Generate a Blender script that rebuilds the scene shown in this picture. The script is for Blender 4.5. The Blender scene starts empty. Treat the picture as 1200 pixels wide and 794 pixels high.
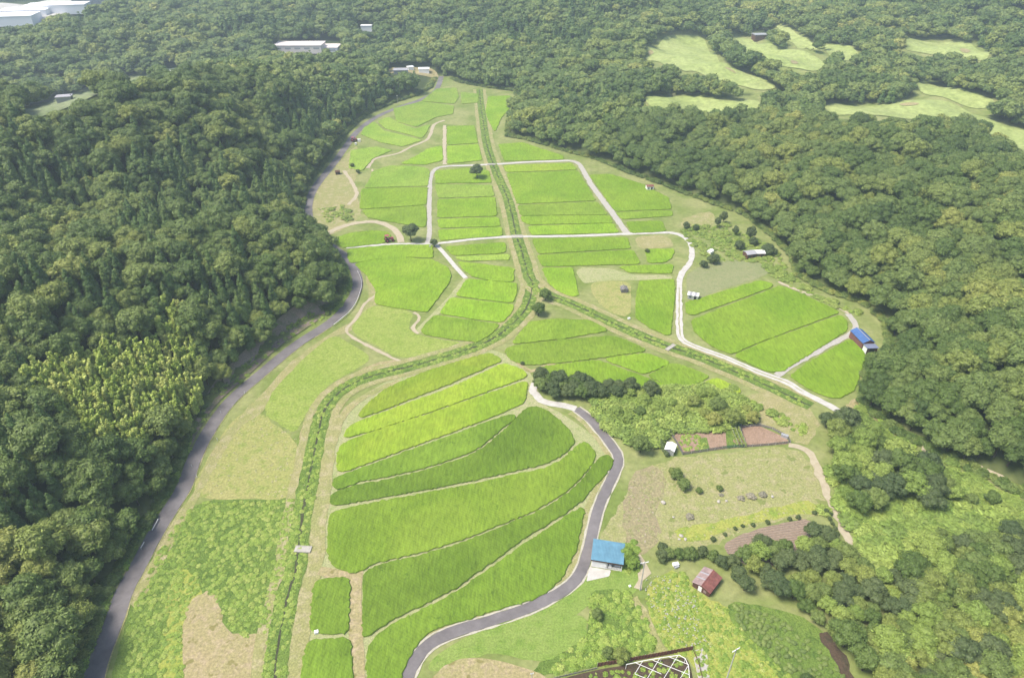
import bpy, math, random
import numpy as np
from mathutils import Vector
from mathutils.geometry import tessellate_polygon
PI = math.pi
rng = np.random.default_rng(7); random.seed(7)
scene = bpy.context.scene
COL = scene.collection
# ---------------------------------------------------------------- camera (metres; photo frame 1200 x 794)
CAM_H, PITCH, FPX = 140.0, math.radians(34), 790.0
SP, CP = math.sin(PITCH), math.cos(PITCH)
cam_d = bpy.data.cameras.new('camera'); cam = bpy.data.objects.new('camera', cam_d); COL.objects.link(cam)
cam.location = (0, 0, CAM_H); cam.rotation_euler = (PI/2 - PITCH, 0, 0)
cam_d.sensor_width = 36; cam_d.lens = 36*FPX/1200; cam_d.clip_end = 6000; cam_d.clip_start = 1
scene.camera = cam

def ray(px, py):
    u = (px-600)/FPX; v = (397-py)/FPX
    return np.array([u, CP+v*SP, -SP+v*CP])
def at(px, py, z=0.0):
    d = ray(px, py); t = (CAM_H-z)/(-d[2]); return d[0]*t, d[1]*t
def project(X, Y, Z):
    t = Y*CP + (CAM_H-Z)*SP
    up = Y*SP - (CAM_H-Z)*CP
    return 600+FPX*X/t, 397-FPX*up/t, t
def height_for(px, py, top_py):
    """height above the ground point under (px,py) whose image row is top_py"""
    X, Y = at(px, py); lo, hi = 0, 40
    for _ in range(40):
        m = (lo+hi)/2
        if project(X, Y, m)[1] > top_py: lo = m
        else: hi = m
    return lo
def world(pp, z=0.0): return [at(x, y, z) for x, y in pp]

# ---------------------------------------------------------------- terrain
FLOOR_PX = [(-10,1200),(70,900),(98,794),(108,760),(120,725),(130,693),(150,660),(168,627),(190,593),(205,570),(216,537),(233,503),
 (256,470),(295,437),(330,403),(362,381),(385,370),(402,348),(408,330),(405,312),(393,297),(374,285),(360,267),(355,247),(360,222),
 (374,202),(392,178),(408,155),(433,133),(462,121),(490,112),(506,103),(513,90),(523,90),(537,97),(570,103),(602,107),(606,125),
 (594,142),(592,160),(615,164),(640,171),(665,179),(700,188),(740,205),(770,215),(800,227),(835,240),(870,252),(900,275),(925,300),
 (930,322),(960,340),(1010,357),(1034,378),(1036,408),(1012,430),(1004,474),(1045,506),(1118,545),(1200,584),(1300,620),(1500,700),(1700,1200)]
FW = np.array(world(FLOOR_PX))
def inside(P, X, Y):
    P = np.asarray(P, float); X = np.asarray(X, float); Y = np.asarray(Y, float)
    r = np.zeros(X.shape, bool); n = len(P)
    for i in range(n):
        x1, y1 = P[i]; x2, y2 = P[i-1]
        if y1 == y2: continue
        c = ((y1 > Y) != (y2 > Y)) & (X < (x2-x1)*(Y-y1)/(y2-y1)+x1)
        r ^= c
    return r
def seg_dist(P, X, Y, closed=True):
    P = np.asarray(P, float); d = np.full(np.shape(X), 1e9); n = len(P)
    for i in range(n if closed else n-1):
        a = P[i]; b = P[(i+1) % n]; ab = b-a; L = ab@ab + 1e-9
        t = np.clip(((X-a[0])*ab[0]+(Y-a[1])*ab[1])/L, 0, 1)
        d = np.minimum(d, np.hypot(X-a[0]-t*ab[0], Y-a[1]-t*ab[1]))
    return d
CT = [(0,700,16),(80,600,18),(0,500,30),(100,450,26),(180,400,22),(0,350,36),(150,330,34),(260,300,30),(365,285,22),(250,256,19),(120,262,24),(0,220,40),
 (150,200,34),(300,200,24),(0,165,52),(100,134,54),(200,109,52),(330,82,46),(430,84,32),(480,96,18),(350,150,22),(400,110,22),
 (70,113,2),(20,122,4),(150,100,2),(208,86,2),(260,76,2),(0,95,8),(0,70,22),(60,55,26),(130,55,22),(200,60,12),(250,35,16),(300,25,20),(340,52,8),(400,50,6),(440,66,6),(500,60,10),
 (600,60,14),(560,80,8),(480,82,5),(650,90,10),(700,50,16),(0,22,4),(80,12,4),(150,8,6),(200,5,22),(350,5,26),(500,5,30),(700,5,34),(600,28,24),(820,10,36),
 (620,135,8),(700,150,16),(800,190,16),(880,230,14),(950,300,8),(1100,300,18),(1200,250,26),(1100,210,24),(1000,185,22),(1200,400,22),(1100,450,14),
 (1200,520,14),(1000,155,18),(830,127,8),(900,135,10),(1100,130,10),(1200,168,10),(820,75,8),(900,62,10),(900,100,14),(1000,95,14),(1060,88,14),(1110,60,12),(1190,110,18),
 (760,110,14),(1000,35,20),(1100,25,28),(1190,10,50),(930,20,30),(1190,60,18)]
CW = np.array([[*at(x, y, h), h] for x, y, h in CT])
CW = np.vstack([CW, [[-300,60,34],[-300,-60,30],[-160,20,22],[-700,1000,30],[700,900,70],[0,1100,60],[500,300,28],[500,100,20],[-600,500,30],[900,1500,90],[-900,1600,60],[0,1700,90]]])
def hfun(X, Y):
    X = np.asarray(X, float); Y = np.asarray(Y, float); sh = X.shape; X = X.ravel(); Y = Y.ravel()
    d = seg_dist(FW, X, Y); d[inside(FW, X, Y)] = 0
    num = np.zeros_like(X); den = np.zeros_like(X)
    for cx, cy, ch in CW:
        q = (X-cx)**2+(Y-cy)**2
        w = 1/(q + (14+0.03*math.hypot(cx, cy))**2)**2
        num += w*ch; den += w
    A = num/den
    n = 2.2*np.sin(X*.045+1.3*np.sin(Y*.031))*np.cos(Y*.052+1.1*np.sin(X*.027+1)) + 1.3*np.sin(X*.11+Y*.07)+1.1*np.sin(Y*.13-X*.06)
    dd = np.maximum(0, d-3.5)
    h = (1-np.exp(-dd/24))*np.maximum(0, A) + n*np.clip(dd/60, 0, 1)
    far = np.clip((Y-520)/180, 0, 1)*np.clip(dd/90, 0, 1)
    h = h+far*(13*np.sin(X*.0095+1.2*np.sin(Y*.006)+.6)*np.sin(Y*.0135+.004*X)+9+5*np.sin(X*.023-Y*.017))
    return h.reshape(sh)
def hit(px, py, lift=0.0):
    d = ray(px, py); t = np.concatenate([np.arange(60, 700, 1.5), np.arange(700, 2200, 4)])
    z = CAM_H+d[2]*t; h = hfun(d[0]*t, d[1]*t)+lift
    k = np.argmax(z <= h)
    if z[k] > h[k]: k = len(t)-1
    a = z[k-1]-h[k-1]; b = z[k]-h[k]; s = t[k-1]+(t[k]-t[k-1])*(a/(a-b+1e-9))
    return d[0]*s, d[1]*s, CAM_H+d[2]*s-lift
# ---------------------------------------------------------------- node material helpers
GA, LA = .64, .84   # brightness level of ground/built colours and of foliage under this exposure
def sc(c, k): return tuple(x*k for x in c)
def new_mat(name):
    m = bpy.data.materials.new(name); m.use_nodes = True; nt = m.node_tree
    b = nt.nodes['Principled BSDF']; return m, nt, b
def N(nt, t, **kw):
    n = nt.nodes.new(t)
    for k, v in kw.items(): setattr(n, k, v)
    return n
def noise(nt, vec, scale, detail=3, rough=.55, dist=0):
    n = N(nt, 'ShaderNodeTexNoise'); n.inputs['Scale'].default_value = scale; n.inputs['Detail'].default_value = detail
    n.inputs['Roughness'].default_value = rough; n.inputs['Distortion'].default_value = dist
    nt.links.new(vec, n.inputs['Vector']); return n.outputs[0]
def ramp(nt, f, stops):
    r = N(nt, 'ShaderNodeValToRGB'); e = r.color_ramp.elements
    while len(e) < len(stops): e.new(.5)
    for k, (p, c) in enumerate(stops): e[k].position = p; e[k].color = (*c, 1) if len(c) == 3 else c
    nt.links.new(f, r.inputs[0]); return r.outputs[0]
def mix(nt, f, a, b, mode='MIX'):
    m = N(nt, 'ShaderNodeMix', data_type='RGBA', blend_type=mode)
    for s, v in ((0, f), (6, a), (7, b)):
        if hasattr(v, 'is_linked') or hasattr(v, 'links'): nt.links.new(v, m.inputs[s])
        elif s == 0: m.inputs[0].default_value = v
        else: m.inputs[s].default_value = (*v, 1)
    return m.outputs[2]
def g(v): return (v, v, v)
def bump(nt, b, h, strength, dist):
    n = N(nt, 'ShaderNodeBump'); n.inputs['Strength'].default_value = strength; n.inputs['Distance'].default_value = dist
    nt.links.new(h, n.inputs['Height']); nt.links.new(n.outputs[0], b.inputs['Normal'])
def pos(nt): return N(nt, 'ShaderNodeNewGeometry').outputs['Position']
def ground_mat(name, cols, big=.05, mid=.35, fine=2.2, bstr=.6, bdist=.25, speck=None, contrast=.22):
    """three tones mixed by large and medium noise, with fine mottling"""
    cols = [sc(c, GA) for c in cols]; speck = speck and (*speck[:2], sc(speck[2], GA))
    m, nt, b = new_mat(name); p = pos(nt)
    a = noise(nt, p, big, 3, .6, .6); c = noise(nt, p, mid, 4, .65)
    base = mix(nt, ramp(nt, a, [(.5-contrast, g(0)), (.5+contrast, g(1))]), cols[0], cols[1])
    base = mix(nt, ramp(nt, c, [(.48, g(0)), (.66, g(1))]), base, cols[2])
    f = noise(nt, p, fine, 3, .7)
    base = mix(nt, .55, base, ramp(nt, f, [(.3, g(.25)), (.5, g(.5)), (.72, g(.8))]), 'OVERLAY')
    if speck:
        s = noise(nt, p, speck[0], 2, .5)
        base = mix(nt, ramp(nt, s, [(speck[1], g(0)), (speck[1]+.05, g(1))]), base, speck[2])
    nt.links.new(base, b.inputs['Base Color']); b.inputs['Roughness'].default_value = .9; b.inputs['Specular IOR Level'].default_value = .2
    bump(nt, b, f, bstr, bdist); return m
def flat_mat(name, col, rough=.7, var=.25, scale=.8, metal=0, spec=.4):
    m, nt, b = new_mat(name); tc = N(nt, 'ShaderNodeTexCoord').outputs['Object']
    n = noise(nt, tc, scale, 5, .65)
    col = sc(col, GA); lo = tuple(c*(1-var) for c in col); hi = tuple(min(1, c*(1+var*.6)) for c in col)
    nt.links.new(ramp(nt, n, [(.3, lo), (.7, hi)]), b.inputs['Base Color'])
    b.inputs['Roughness'].default_value = rough; b.inputs['Metallic'].default_value = metal; b.inputs['Specular IOR Level'].default_value = spec
    return m
def leaf_mat(name, stops, patch=.02, leafvar=.75, wrand=.6, trans=.2):
    """foliage: hue by the plant's own random number and by where it grows, value by leaf"""
    stops = [(q, sc(c, LA)) for q, c in stops]
    m, nt, b = new_mat(name)
    oi = N(nt, 'ShaderNodeObjectInfo')
    n = noise(nt, oi.outputs['Location'], patch, 2, .5)
    mm = N(nt, 'ShaderNodeMapRange'); mm.inputs[1].default_value = .34; mm.inputs[2].default_value = .66; nt.links.new(n, mm.inputs[0])
    f = N(nt, 'ShaderNodeMix', data_type='FLOAT'); f.inputs[0].default_value = wrand
    nt.links.new(mm.outputs[0], f.inputs[2]); nt.links.new(oi.outputs['Random'], f.inputs[3])
    col = ramp(nt, f.outputs[0], stops)
    at_ = N(nt, 'ShaderNodeAttribute', attribute_name='tone'); 
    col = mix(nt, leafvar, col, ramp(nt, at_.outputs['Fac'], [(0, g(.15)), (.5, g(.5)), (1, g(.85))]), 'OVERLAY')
    nt.links.new(col, b.inputs['Base Color']); b.inputs['Roughness'].default_value = .55; b.inputs['Specular IOR Level'].default_value = .3
    tr = N(nt, 'ShaderNodeBsdfTranslucent'); nt.links.new(col, tr.inputs[0])
    ms = N(nt, 'ShaderNodeMixShader'); ms.inputs[0].default_value = trans
    nt.links.new(b.outputs[0], ms.inputs[1]); nt.links.new(tr.outputs[0], ms.inputs[2])
    nt.links.new(ms.outputs[0], nt.nodes['Material Output'].inputs['Surface']); return m
def rice_mat(name, c1, c2, dark, ang, rowstr=.18):
    c1, c2, dark = sc(c1, GA), sc(c2, GA), sc(dark, GA)
    m, nt, b = new_mat(name); p = pos(nt)
    oi = N(nt, 'ShaderNodeObjectInfo')
    a = noise(nt, p, .035, 3, .6, .8)
    base = mix(nt, ramp(nt, a, [(.36, g(0)), (.62, g(1))]), c1, c2)
    # rows of planting
    mp = N(nt, 'ShaderNodeMapping'); mp.inputs['Rotation'].default_value = (0, 0, ang); nt.links.new(p, mp.inputs['Vector'])
    w = N(nt, 'ShaderNodeTexWave'); w.inputs['Scale'].default_value = .42; w.inputs['Distortion'].default_value = 2.0; w.inputs['Detail'].default_value = 2
    w.inputs['Detail Scale'].default_value = .5
    nt.links.new(mp.outputs[0], w.inputs['Vector'])
    base = mix(nt, rowstr, base, ramp(nt, w.outputs['Fac'], [(0, g(.3)), (1, g(.68))]), 'OVERLAY')
    mp2 = N(nt, 'ShaderNodeMapping'); mp2.inputs['Rotation'].default_value = (0, 0, ang); mp2.inputs['Scale'].default_value = (1, .28, 1); nt.links.new(p, mp2.inputs['Vector'])
    f = noise(nt, mp2.outputs[0], 1.5, 4, .7)
    base = mix(nt, .5, base, ramp(nt, f, [(.3, g(.22)), (.5, g(.5)), (.7, g(.75))]), 'OVERLAY')
    s = noise(nt, p, .62, 3, .75)
    base = mix(nt, ramp(nt, s, [(.60, g(0)), (.70, g(.5))]), base, dark); s2 = noise(nt, p, .11, 4, .7, 1.2); base = mix(nt, .3, base, ramp(nt, s2, [(.35, g(.36)), (.65, g(.62))]), 'OVERLAY')
    hv = N(nt, 'ShaderNodeHueSaturation'); mr = N(nt, 'ShaderNodeMapRange'); mr.inputs[3].default_value = .86; mr.inputs[4].default_value = 1.12
    nt.links.new(oi.outputs['Random'], mr.inputs[0]); nt.links.new(mr.outputs[0], hv.inputs['Value']); nt.links.new(base, hv.inputs['Color'])
    nt.links.new(hv.outputs[0], b.inputs['Base Color']); b.inputs['Roughness'].default_value = .8; b.inputs['Specular IOR Level'].default_value = .2
    bump(nt, b, f, .7, .3); return m

# ---------------------------------------------------------------- mesh helpers
def make_obj(name, verts, faces, mats=None, parent=None, fmat=None, smooth=False, tone=None):
    me = bpy.data.meshes.new(name); me.from_pydata([tuple(map(float, v)) for v in verts], [], faces); me.update()
    for m in (mats if isinstance(mats, (list, tuple)) else [mats]):
        if m: me.materials.append(m)
    if fmat is not None: me.polygons.foreach_set('material_index', fmat)
    if smooth: me.polygons.foreach_set('use_smooth', [True]*len(faces))
    if tone is not None:
        a = me.attributes.new('tone', 'FLOAT', 'POINT'); a.data.foreach_set('value', tone)
    o = bpy.data.objects.new(name, me); COL.objects.link(o)
    if parent: o.parent = parent
    return o
def tag(o, label=None, cat=None, group=None, kind=None):
    if label: o['label'] = label
    if cat: o['category'] = cat
    if group: o['group'] = group
    if kind: o['kind'] = kind
    return o
def struct(o): o['kind'] = 'structure'; return o
def empty(name, loc, rz=0, label=None, cat=None, group=None):
    o = bpy.data.objects.new(name, None); COL.objects.link(o); o.location = loc; o.rotation_euler = (0, 0, rz); o.empty_display_size = .3
    return tag(o, label, cat, group)
class MB:
    def __init__(s): s.v = []; s.f = []; s.m = []
    def quad(s, pts, m=0):
        k = len(s.v); s.v += [tuple(p) for p in pts]; s.f.append(tuple(range(k, k+len(pts)))); s.m.append(m)
    def box(s, c, d, rz=0, m=0, top=None):
        """box centre c, size d; top=(sx,sy) scales the top face"""
        cx, cy, cz = c; hx, hy, hz = d[0]/2, d[1]/2, d[2]/2; k = len(s.v); cr, sr = math.cos(rz), math.sin(rz)
        tx, ty = top or (1, 1)
        for z, a, b in ((-hz, 1, 1), (hz, tx, ty)):
            for x, y in ((-hx*a, -hy*b), (hx*a, -hy*b), (hx*a, hy*b), (-hx*a, hy*b)):
                s.v.append((cx+x*cr-y*sr, cy+x*sr+y*cr, cz+z))
        for f in ((3, 2, 1, 0), (4, 5, 6, 7), (0, 1, 5, 4), (1, 2, 6, 5), (2, 3, 7, 6), (3, 0, 4, 7)):
            s.f.append(tuple(k+i for i in f)); s.m.append(m)
    def tube(s, a, b, r, r2=None, n=6, m=0):
        a = Vector(a); b = Vector(b); d = (b-a).normalized(); u = d.orthogonal().normalized(); w = d.cross(u); k = len(s.v)
        for p, rr in ((a, r), (b, r if r2 is None else r2)):
            for i in range(n):
                t = 2*PI*i/n; s.v.append(tuple(p+u*math.cos(t)*rr+w*math.sin(t)*rr))
        for i in range(n): s.f.append((k+i, k+(i+1) % n, k+n+(i+1) % n, k+n+i)); s.m.append(m)
        s.f.append(tuple(k+n+i for i in range(n))); s.m.append(m); s.f.append(tuple(k+n-1-i for i in range(n))); s.m.append(m)
    def plate(s, p4, th, m=0):
        """slab under four coplanar corner points"""
        p = [Vector(q) for q in p4]; n = (p[1]-p[0]).cross(p[3]-p[0]).normalized()
        if n.z < 0: p.reverse(); n = -n
        k = len(s.v); s.v += [tuple(q) for q in p]+[tuple(q-n*th) for q in p]
        for f in ((0, 1, 2, 3), (7, 6, 5, 4), (0, 4, 5, 1), (1, 5, 6, 2), (2, 6, 7, 3), (3, 7, 4, 0)):
            s.f.append(tuple(k+i for i in f)); s.m.append(m)
    def obj(s, name, mats, parent=None, smooth=False): return make_obj(name, s.v, s.f, mats, parent, s.m, smooth)
def chaikin(P, it=2, cut=2.0):
    P = [np.array(p, float) for p in P]
    for _ in range(it):
        Q = []; n = len(P)
        for i in range(n):
            a = P[i]; b = P[(i+1) % n]; L = np.linalg.norm(b-a)+1e-9; q = min(.25, cut/L)
            Q += [a+(b-a)*q, b+(a-b)*q]
        P = Q; cut *= .5
    return P
def densify(P, step, closed=True):
    out = []; n = len(P)
    for i in range(n if closed else n-1):
        a = np.array(P[i], float); b = np.array(P[(i+1) % n], float); k = max(1, int(np.linalg.norm(b-a)/step))
        for j in range(k): out.append(a+(b-a)*j/k)
    if not closed: out.append(np.array(P[-1], float))
    return out
def ccw(P):
    a = sum(P[i-1][0]*P[i][1]-P[i][0]*P[i-1][1] for i in range(len(P))); return P if a > 0 else P[::-1]
def catmull(P, step=2.0):
    P = [np.array(p, float) for p in P]; P = [2*P[0]-P[1]]+P+[2*P[-1]-P[-2]]; out = []
    for i in range(1, len(P)-2):
        p0, p1, p2, p3 = P[i-1:i+3]; k = max(2, int(np.linalg.norm(p2-p1)/step))
        for j in range(k):
            t = j/k; out.append(.5*((2*p1)+(-p0+p2)*t+(2*p0-5*p1+4*p2-p3)*t*t+(-p0+3*p1-3*p2+p3)*t**3))
    out.append(P[-2]); return out
def tess(P): return [tuple(t) for t in tessellate_polygon([[Vector((p[0], p[1], 0)) for p in P]])]
ZN = [0]
def sheet(name, pp, z, mat, cut=3.0, jit=.0, step=3.0):
    ZN[0] += 1; z += ZN[0]*.0007
    P = chaikin(world(pp), 2, cut); P = ccw(P)
    if jit:
        P = densify(P, step); P = [p+rng.normal(0, jit, 2) for p in P]
    return struct(make_obj(name, [(p[0], p[1], z) for p in P], [t if ((P[t[1]][0]-P[t[0]][0])*(P[t[2]][1]-P[t[0]][1])-(P[t[2]][0]-P[t[0]][0])*(P[t[1]][1]-P[t[0]][1])) > 0 else t[::-1] for t in tess(P)], mat))
def slab(name, pp, ztop, mat, inset=.3, jit=.06, zbot=.02, cut=1.6, step=.8, parent=None, grow=.5):
    """standing crop: outline read at its top, flopping a little over its foot"""
    P = densify(ccw(chaikin(world(pp, ztop), 2, cut)), step); n = len(P)
    P = np.array(P); T = np.roll(P, -1, 0)-np.roll(P, 1, 0); T /= (np.linalg.norm(T, axis=1)[:, None]+1e-9)
    Nn = np.stack([T[:, 1], -T[:, 0]], 1)
    Pj = P+rng.normal(0, jit, P.shape)
    P = P+Nn*grow; Pj = Pj+Nn*grow; zt = np.full(n, ztop)
    v = [(p[0], p[1], z) for p, z in zip(Pj-Nn*.18, zt)]+[(p[0], p[1], ztop-.16+rng.normal(0, .04)) for p in Pj]+[(p[0], p[1], zbot) for p in P-Nn*inset]
    f = [t if ((P[t[1]][0]-P[t[0]][0])*(P[t[2]][1]-P[t[0]][1])-(P[t[2]][0]-P[t[0]][0])*(P[t[1]][1]-P[t[0]][1])) > 0 else t[::-1] for t in tess(Pj-Nn*.18)]
    for r in (0, 1):
        for i in range(n):
            j = (i+1) % n; f.append((r*n+i, (r+1)*n+i, (r+1)*n+j, r*n+j))
    return make_obj(name, v, f, mat, parent)
def ribbon(name, pp, width, z, mat, step=2.0, off=0.0, thick=0.0, drape=False, jit=0.0, w2=None):
    P = catmull(world(pp), step); P = np.array(P); n = len(P)
    T = np.gradient(P, axis=0); T /= np.linalg.norm(T, axis=1)[:, None]; Nn = np.stack([-T[:, 1], T[:, 0]], 1)
    ZN[0] += 1; z += ZN[0]*.0007
    W = np.linspace(width, w2 if w2 else width, n)[:, None]/2
    L = P+Nn*(off+W+rng.normal(0, jit, (n, 1))) ; R = P+Nn*(off-W+rng.normal(0, jit, (n, 1)))
    zz = (lambda q: hfun(q[:, 0], q[:, 1])+z) if drape else (lambda q: np.full(n, z))
    zl, zr = zz(L), zz(R)
    v = [(*L[i], zl[i]) for i in range(n)]+[(*R[i], zr[i]) for i in range(n)]
    f = [(i, n+i, n+i+1, i+1) for i in range(n-1)]
    if thick:
        v += [(*L[i], zl[i]-thick) for i in range(n)]+[(*R[i], zr[i]-thick) for i in range(n)]
        f += [(i, i+1, 2*n+i+1, 2*n+i) for i in range(n-1)]+[(n+i, 3*n+i, 3*n+i+1, n+i+1) for i in range(n-1)]
    o = make_obj(name, v, f, mat)
    return struct(o)
def rand_in(pp, dens, z=0, n=None):
    P = np.array(world(pp, z)) if pp is not None else None
    lo, hi = P.min(0), P.max(0); k = int((hi[0]-lo[0])*(hi[1]-lo[1])*dens)
    q = rng.uniform(lo, hi, (k, 2)); return q[inside(P, q[:, 0], q[:, 1])]
# instanced stuff (only for what nobody could count)
def instancer(name, pts, scl, rot, pick, protos, label, cat):
    C = bpy.data.collections.new(name+'_kinds')
    for i, p in enumerate(protos): 
        if p.name not in C.objects: C.objects.link(p)
    order = sorted(range(len(protos)), key=lambda i: protos[i].name)
    inv = {k: i for i, k in enumerate(order)}
    me = bpy.data.meshes.new(name); me.from_pydata([tuple(map(float, p)) for p in pts], [], [])
    def attr(nm, ty, vals, key='value'):
        a = me.attributes.new(nm, ty, 'POINT'); a.data.foreach_set(key, np.asarray(vals).ravel())
    scl = np.asarray(scl, float)
    if scl.ndim == 1: scl = np.stack([scl]*3, 1)
    attr('scl', 'FLOAT_VECTOR', scl, 'vector')
    rot = np.asarray(rot, float)
    if rot.ndim == 1: rot = np.stack([rot*0, rot*0, rot], 1)
    attr('rotv', 'FLOAT_VECTOR', rot, 'vector'); attr('pick', 'INT', [inv[int(k)] for k in pick])
    o = bpy.data.objects.new(name, me); COL.objects.link(o)
    ng = bpy.data.node_groups.new(name, 'GeometryNodeTree')
    ng.interface.new_socket('Geometry', in_out='INPUT', socket_type='NodeSocketGeometry')
    ng.interface.new_socket('Geometry', in_out='OUTPUT', socket_type='NodeSocketGeometry')
    nn = ng.nodes.new; L = ng.links.new
    i = nn('NodeGroupInput'); q = nn('NodeGroupOutput'); ins = nn('GeometryNodeInstanceOnPoints'); ci = nn('GeometryNodeCollectionInfo')
    ci.inputs[0].default_value = C; ci.inputs['Separate Children'].default_value = True; ci.inputs['Reset Children'].default_value = True
    def na(nm, ty):
        a = nn('GeometryNodeInputNamedAttribute'); a.data_type = ty; a.inputs[0].default_value = nm; return a.outputs[0]
    e = nn('FunctionNodeEulerToRotation'); L(na('rotv', 'FLOAT_VECTOR'), e.inputs[0])
    L(i.outputs[0], ins.inputs['Points']); L(ci.outputs[0], ins.inputs['Instance']); ins.inputs['Pick Instance'].default_value = True
    L(na('pick', 'INT'), ins.inputs['Instance Index']); L(e.outputs[0], ins.inputs['Rotation']); L(na('scl', 'FLOAT_VECTOR'), ins.inputs['Scale'])
    L(ins.outputs[0], q.inputs[0])
    md = o.modifiers.new('scatter', 'NODES'); md.node_group = ng
    return tag(o, label, cat, None, 'stuff')
def copy_tree(o, loc=None, rz=None, scale=None, parent=None):
    c = o.copy(); COL.objects.link(c); c.parent = parent
    if loc is not None: c.location = loc
    if rz is not None: c.rotation_euler = (0, 0, rz)
    if scale is not None: c.scale = scale
    for ch in KIDS.get(o.name, []): copy_tree(ch, parent=c)
    return c
KIDS = {}
HAZE, SUN_EL, SUN_AZ, SUN_E, SUN_ANG, SKY_S, EXPO = .00027, 60, -110, 2.9, 20, .12, .93
# ---------------------------------------------------------------- foliage shapes
import bmesh
_b = bmesh.new(); bmesh.ops.create_icosphere(_b, subdivisions=2, radius=1)
ICO_V = np.array([v.co[:] for v in _b.verts]); ICO_F = [tuple(v.index for v in f.verts) for f in _b.faces]; _b.free()
def foliage(lobes, nleaf, leaf, seed, core=.8, up=.25, rnd=.42, elong=1.5, hang=0.0, minz=-.55):
    """lobes: (x,y,z,rx,ry,rz). Leaf sprays on every lobe over a lumpy closed inner mass."""
    r = np.random.default_rng(seed); L = np.array(lobes, float); V = []; F = []; T = []; k = 0
    for l in L:
        c, s = l[:3], l[3:]
        if core:
            v = ICO_V*(1+r.normal(0, .07, (len(ICO_V), 1)))*s*core+c
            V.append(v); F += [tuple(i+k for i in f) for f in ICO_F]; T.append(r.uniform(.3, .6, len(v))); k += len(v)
    area = L[:, 3]*L[:, 5]; share = area/area.sum()
    for l, sh in zip(L, share):
        c, s = l[:3], l[3:]; n = int(nleaf*sh)
        if n < 1: continue
        d = r.normal(size=(n*2, 3)); d /= np.linalg.norm(d, axis=1)[:, None]; d = d[d[:, 2] > minz][:n]; n = len(d)
        p = c+d*s*r.uniform(.78, 1.12, (n, 1))
        keep = np.ones(n, bool)
        for o in L:
            if o is l: continue
            q = (p-o[:3])/(o[3:]*.8); keep &= (q*q).sum(1) > 1
        p = p[keep]; d = d[keep]; n = len(p)
        if not n: continue
        nm = d*(1-rnd)+r.normal(size=(n, 3))*rnd*.6+np.array([0, 0, up]); nm /= np.linalg.norm(nm, axis=1)[:, None]
        a = np.cross(nm, r.normal(size=(n, 3))); a /= np.linalg.norm(a, axis=1)[:, None]
        if hang: a = a*(1-hang)+np.array([0, 0, -1])*hang; a -= nm*(a*nm).sum(1)[:, None]; a /= np.linalg.norm(a, axis=1)[:, None]
        b = np.cross(nm, a); z = leaf*r.uniform(.6, 1.35, (n, 1))
        q = np.stack([p-a*z*elong*.5, p+b*z*.42-nm*z*.12, p+a*z*elong*.5, p-b*z*.42-nm*z*.12], 1).reshape(-1, 3)
        V.append(q); T.append(np.repeat(np.clip(.5+r.normal(0, .2, n)+.10*d[:, 2]*0, 0, 1), 4))
        F += [(k+4*i, k+4*i+1, k+4*i+2, k+4*i+3) for i in range(n)]; k += 4*n
    return np.vstack(V), F, np.concatenate(T)
def round_lobes(seed, R, H, z0, n, rl=.36, flat=.8):
    """lobes over the upper part of an uneven dome whose foot is at z0"""
    r = np.random.default_rng(seed); out = []; ax = r.uniform(.85, 1.15, 2)
    out.append((0, 0, z0+H*.42, R*.62, R*.62, H*.42))
    for i in range(n):
        u = (i+.5)/n; ph = i*2.39996+r.uniform(-.4, .4); cz = 1-u*1.12; rr = math.sqrt(max(0, 1-cz*cz)) if cz > 0 else 1.0
        rad = R*(1-rl*.8)*rr*r.uniform(.82, 1.15); zz = z0+H*.40+H*.42*cz*r.uniform(.8, 1.1)
        q = R*rl*r.uniform(.5, 1.35); rad *= r.uniform(.85, 1.12)
        out.append((rad*math.cos(ph)*ax[0], rad*math.sin(ph)*ax[1], zz, q, q, q*flat))
    return out
def cone_lobes(seed, R, H, z0, n, tip=.12):
    r = np.random.default_rng(seed); out = []
    for i in range(n):
        u = (i+.3)/n; z = z0+(H-z0)*u; w = R*((1-u)**.75*.95+tip*.4); 
        k = 4 if u < .75 else 1
        for j in range(k):
            ph = r.uniform(0, 2*PI); rr = w*.5 if k > 1 else 0; q = w*(.62 if k > 1 else .9)
            out.append((rr*math.cos(ph+j*1.6), rr*math.sin(ph+j*1.6), z, q, q, q*.95+.25))
    return out
def plume_lobes(seed, R, H):
    r = np.random.default_rng(seed); out = []
    for c in range(5):
        ph = r.uniform(0, 2*PI); q = R*r.uniform(.2, .9); hh = H*r.uniform(.8, 1.05); lx, ly = math.cos(ph), math.sin(ph)
        for i in range(5):
            u = .35+.65*i/4; lean = q*(.4+.9*u*u); w = .75*(1.15-u*.72)
            out.append((lx*lean, ly*lean, hh*u-(.9 if i == 4 else 0), w, w, w*1.5))
    return out
def fol_obj(name, lobes, nleaf, leaf, seed, mat, link=True, **kw):
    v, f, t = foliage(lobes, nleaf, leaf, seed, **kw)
    o = make_obj(name, v, f, mat, tone=t)
    if not link: COL.objects.unlink(o)
    return o
def trunk_obj(name, h, r, seed, mat, parent, limbs=4, spread=1.4):
    q = np.random.default_rng(seed); b = MB(); b.tube((0, 0, -.6), (.1, .05, h*.6), r*1.25, r*.8, 8); b.tube((.1, .05, h*.6), (0, .1, h), r*.8, r*.5, 7)
    for i in range(limbs):
        a = i*2*PI/limbs+q.uniform(0, 1); z = h*q.uniform(.45, .75)
        b.tube((.08, .04, z), (math.cos(a)*spread, math.sin(a)*spread, z+h*.4), r*.45, r*.2, 6)
    return b.obj(name, mat, parent)
LF = leaf_mat('broad_leaves', [(0, (.075, .125, .030)), (.3, (.12, .185, .038)), (.55, (.18, .245, .062)), (.8, (.25, .30, .065)), (1, (.38, .39, .10))])
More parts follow.
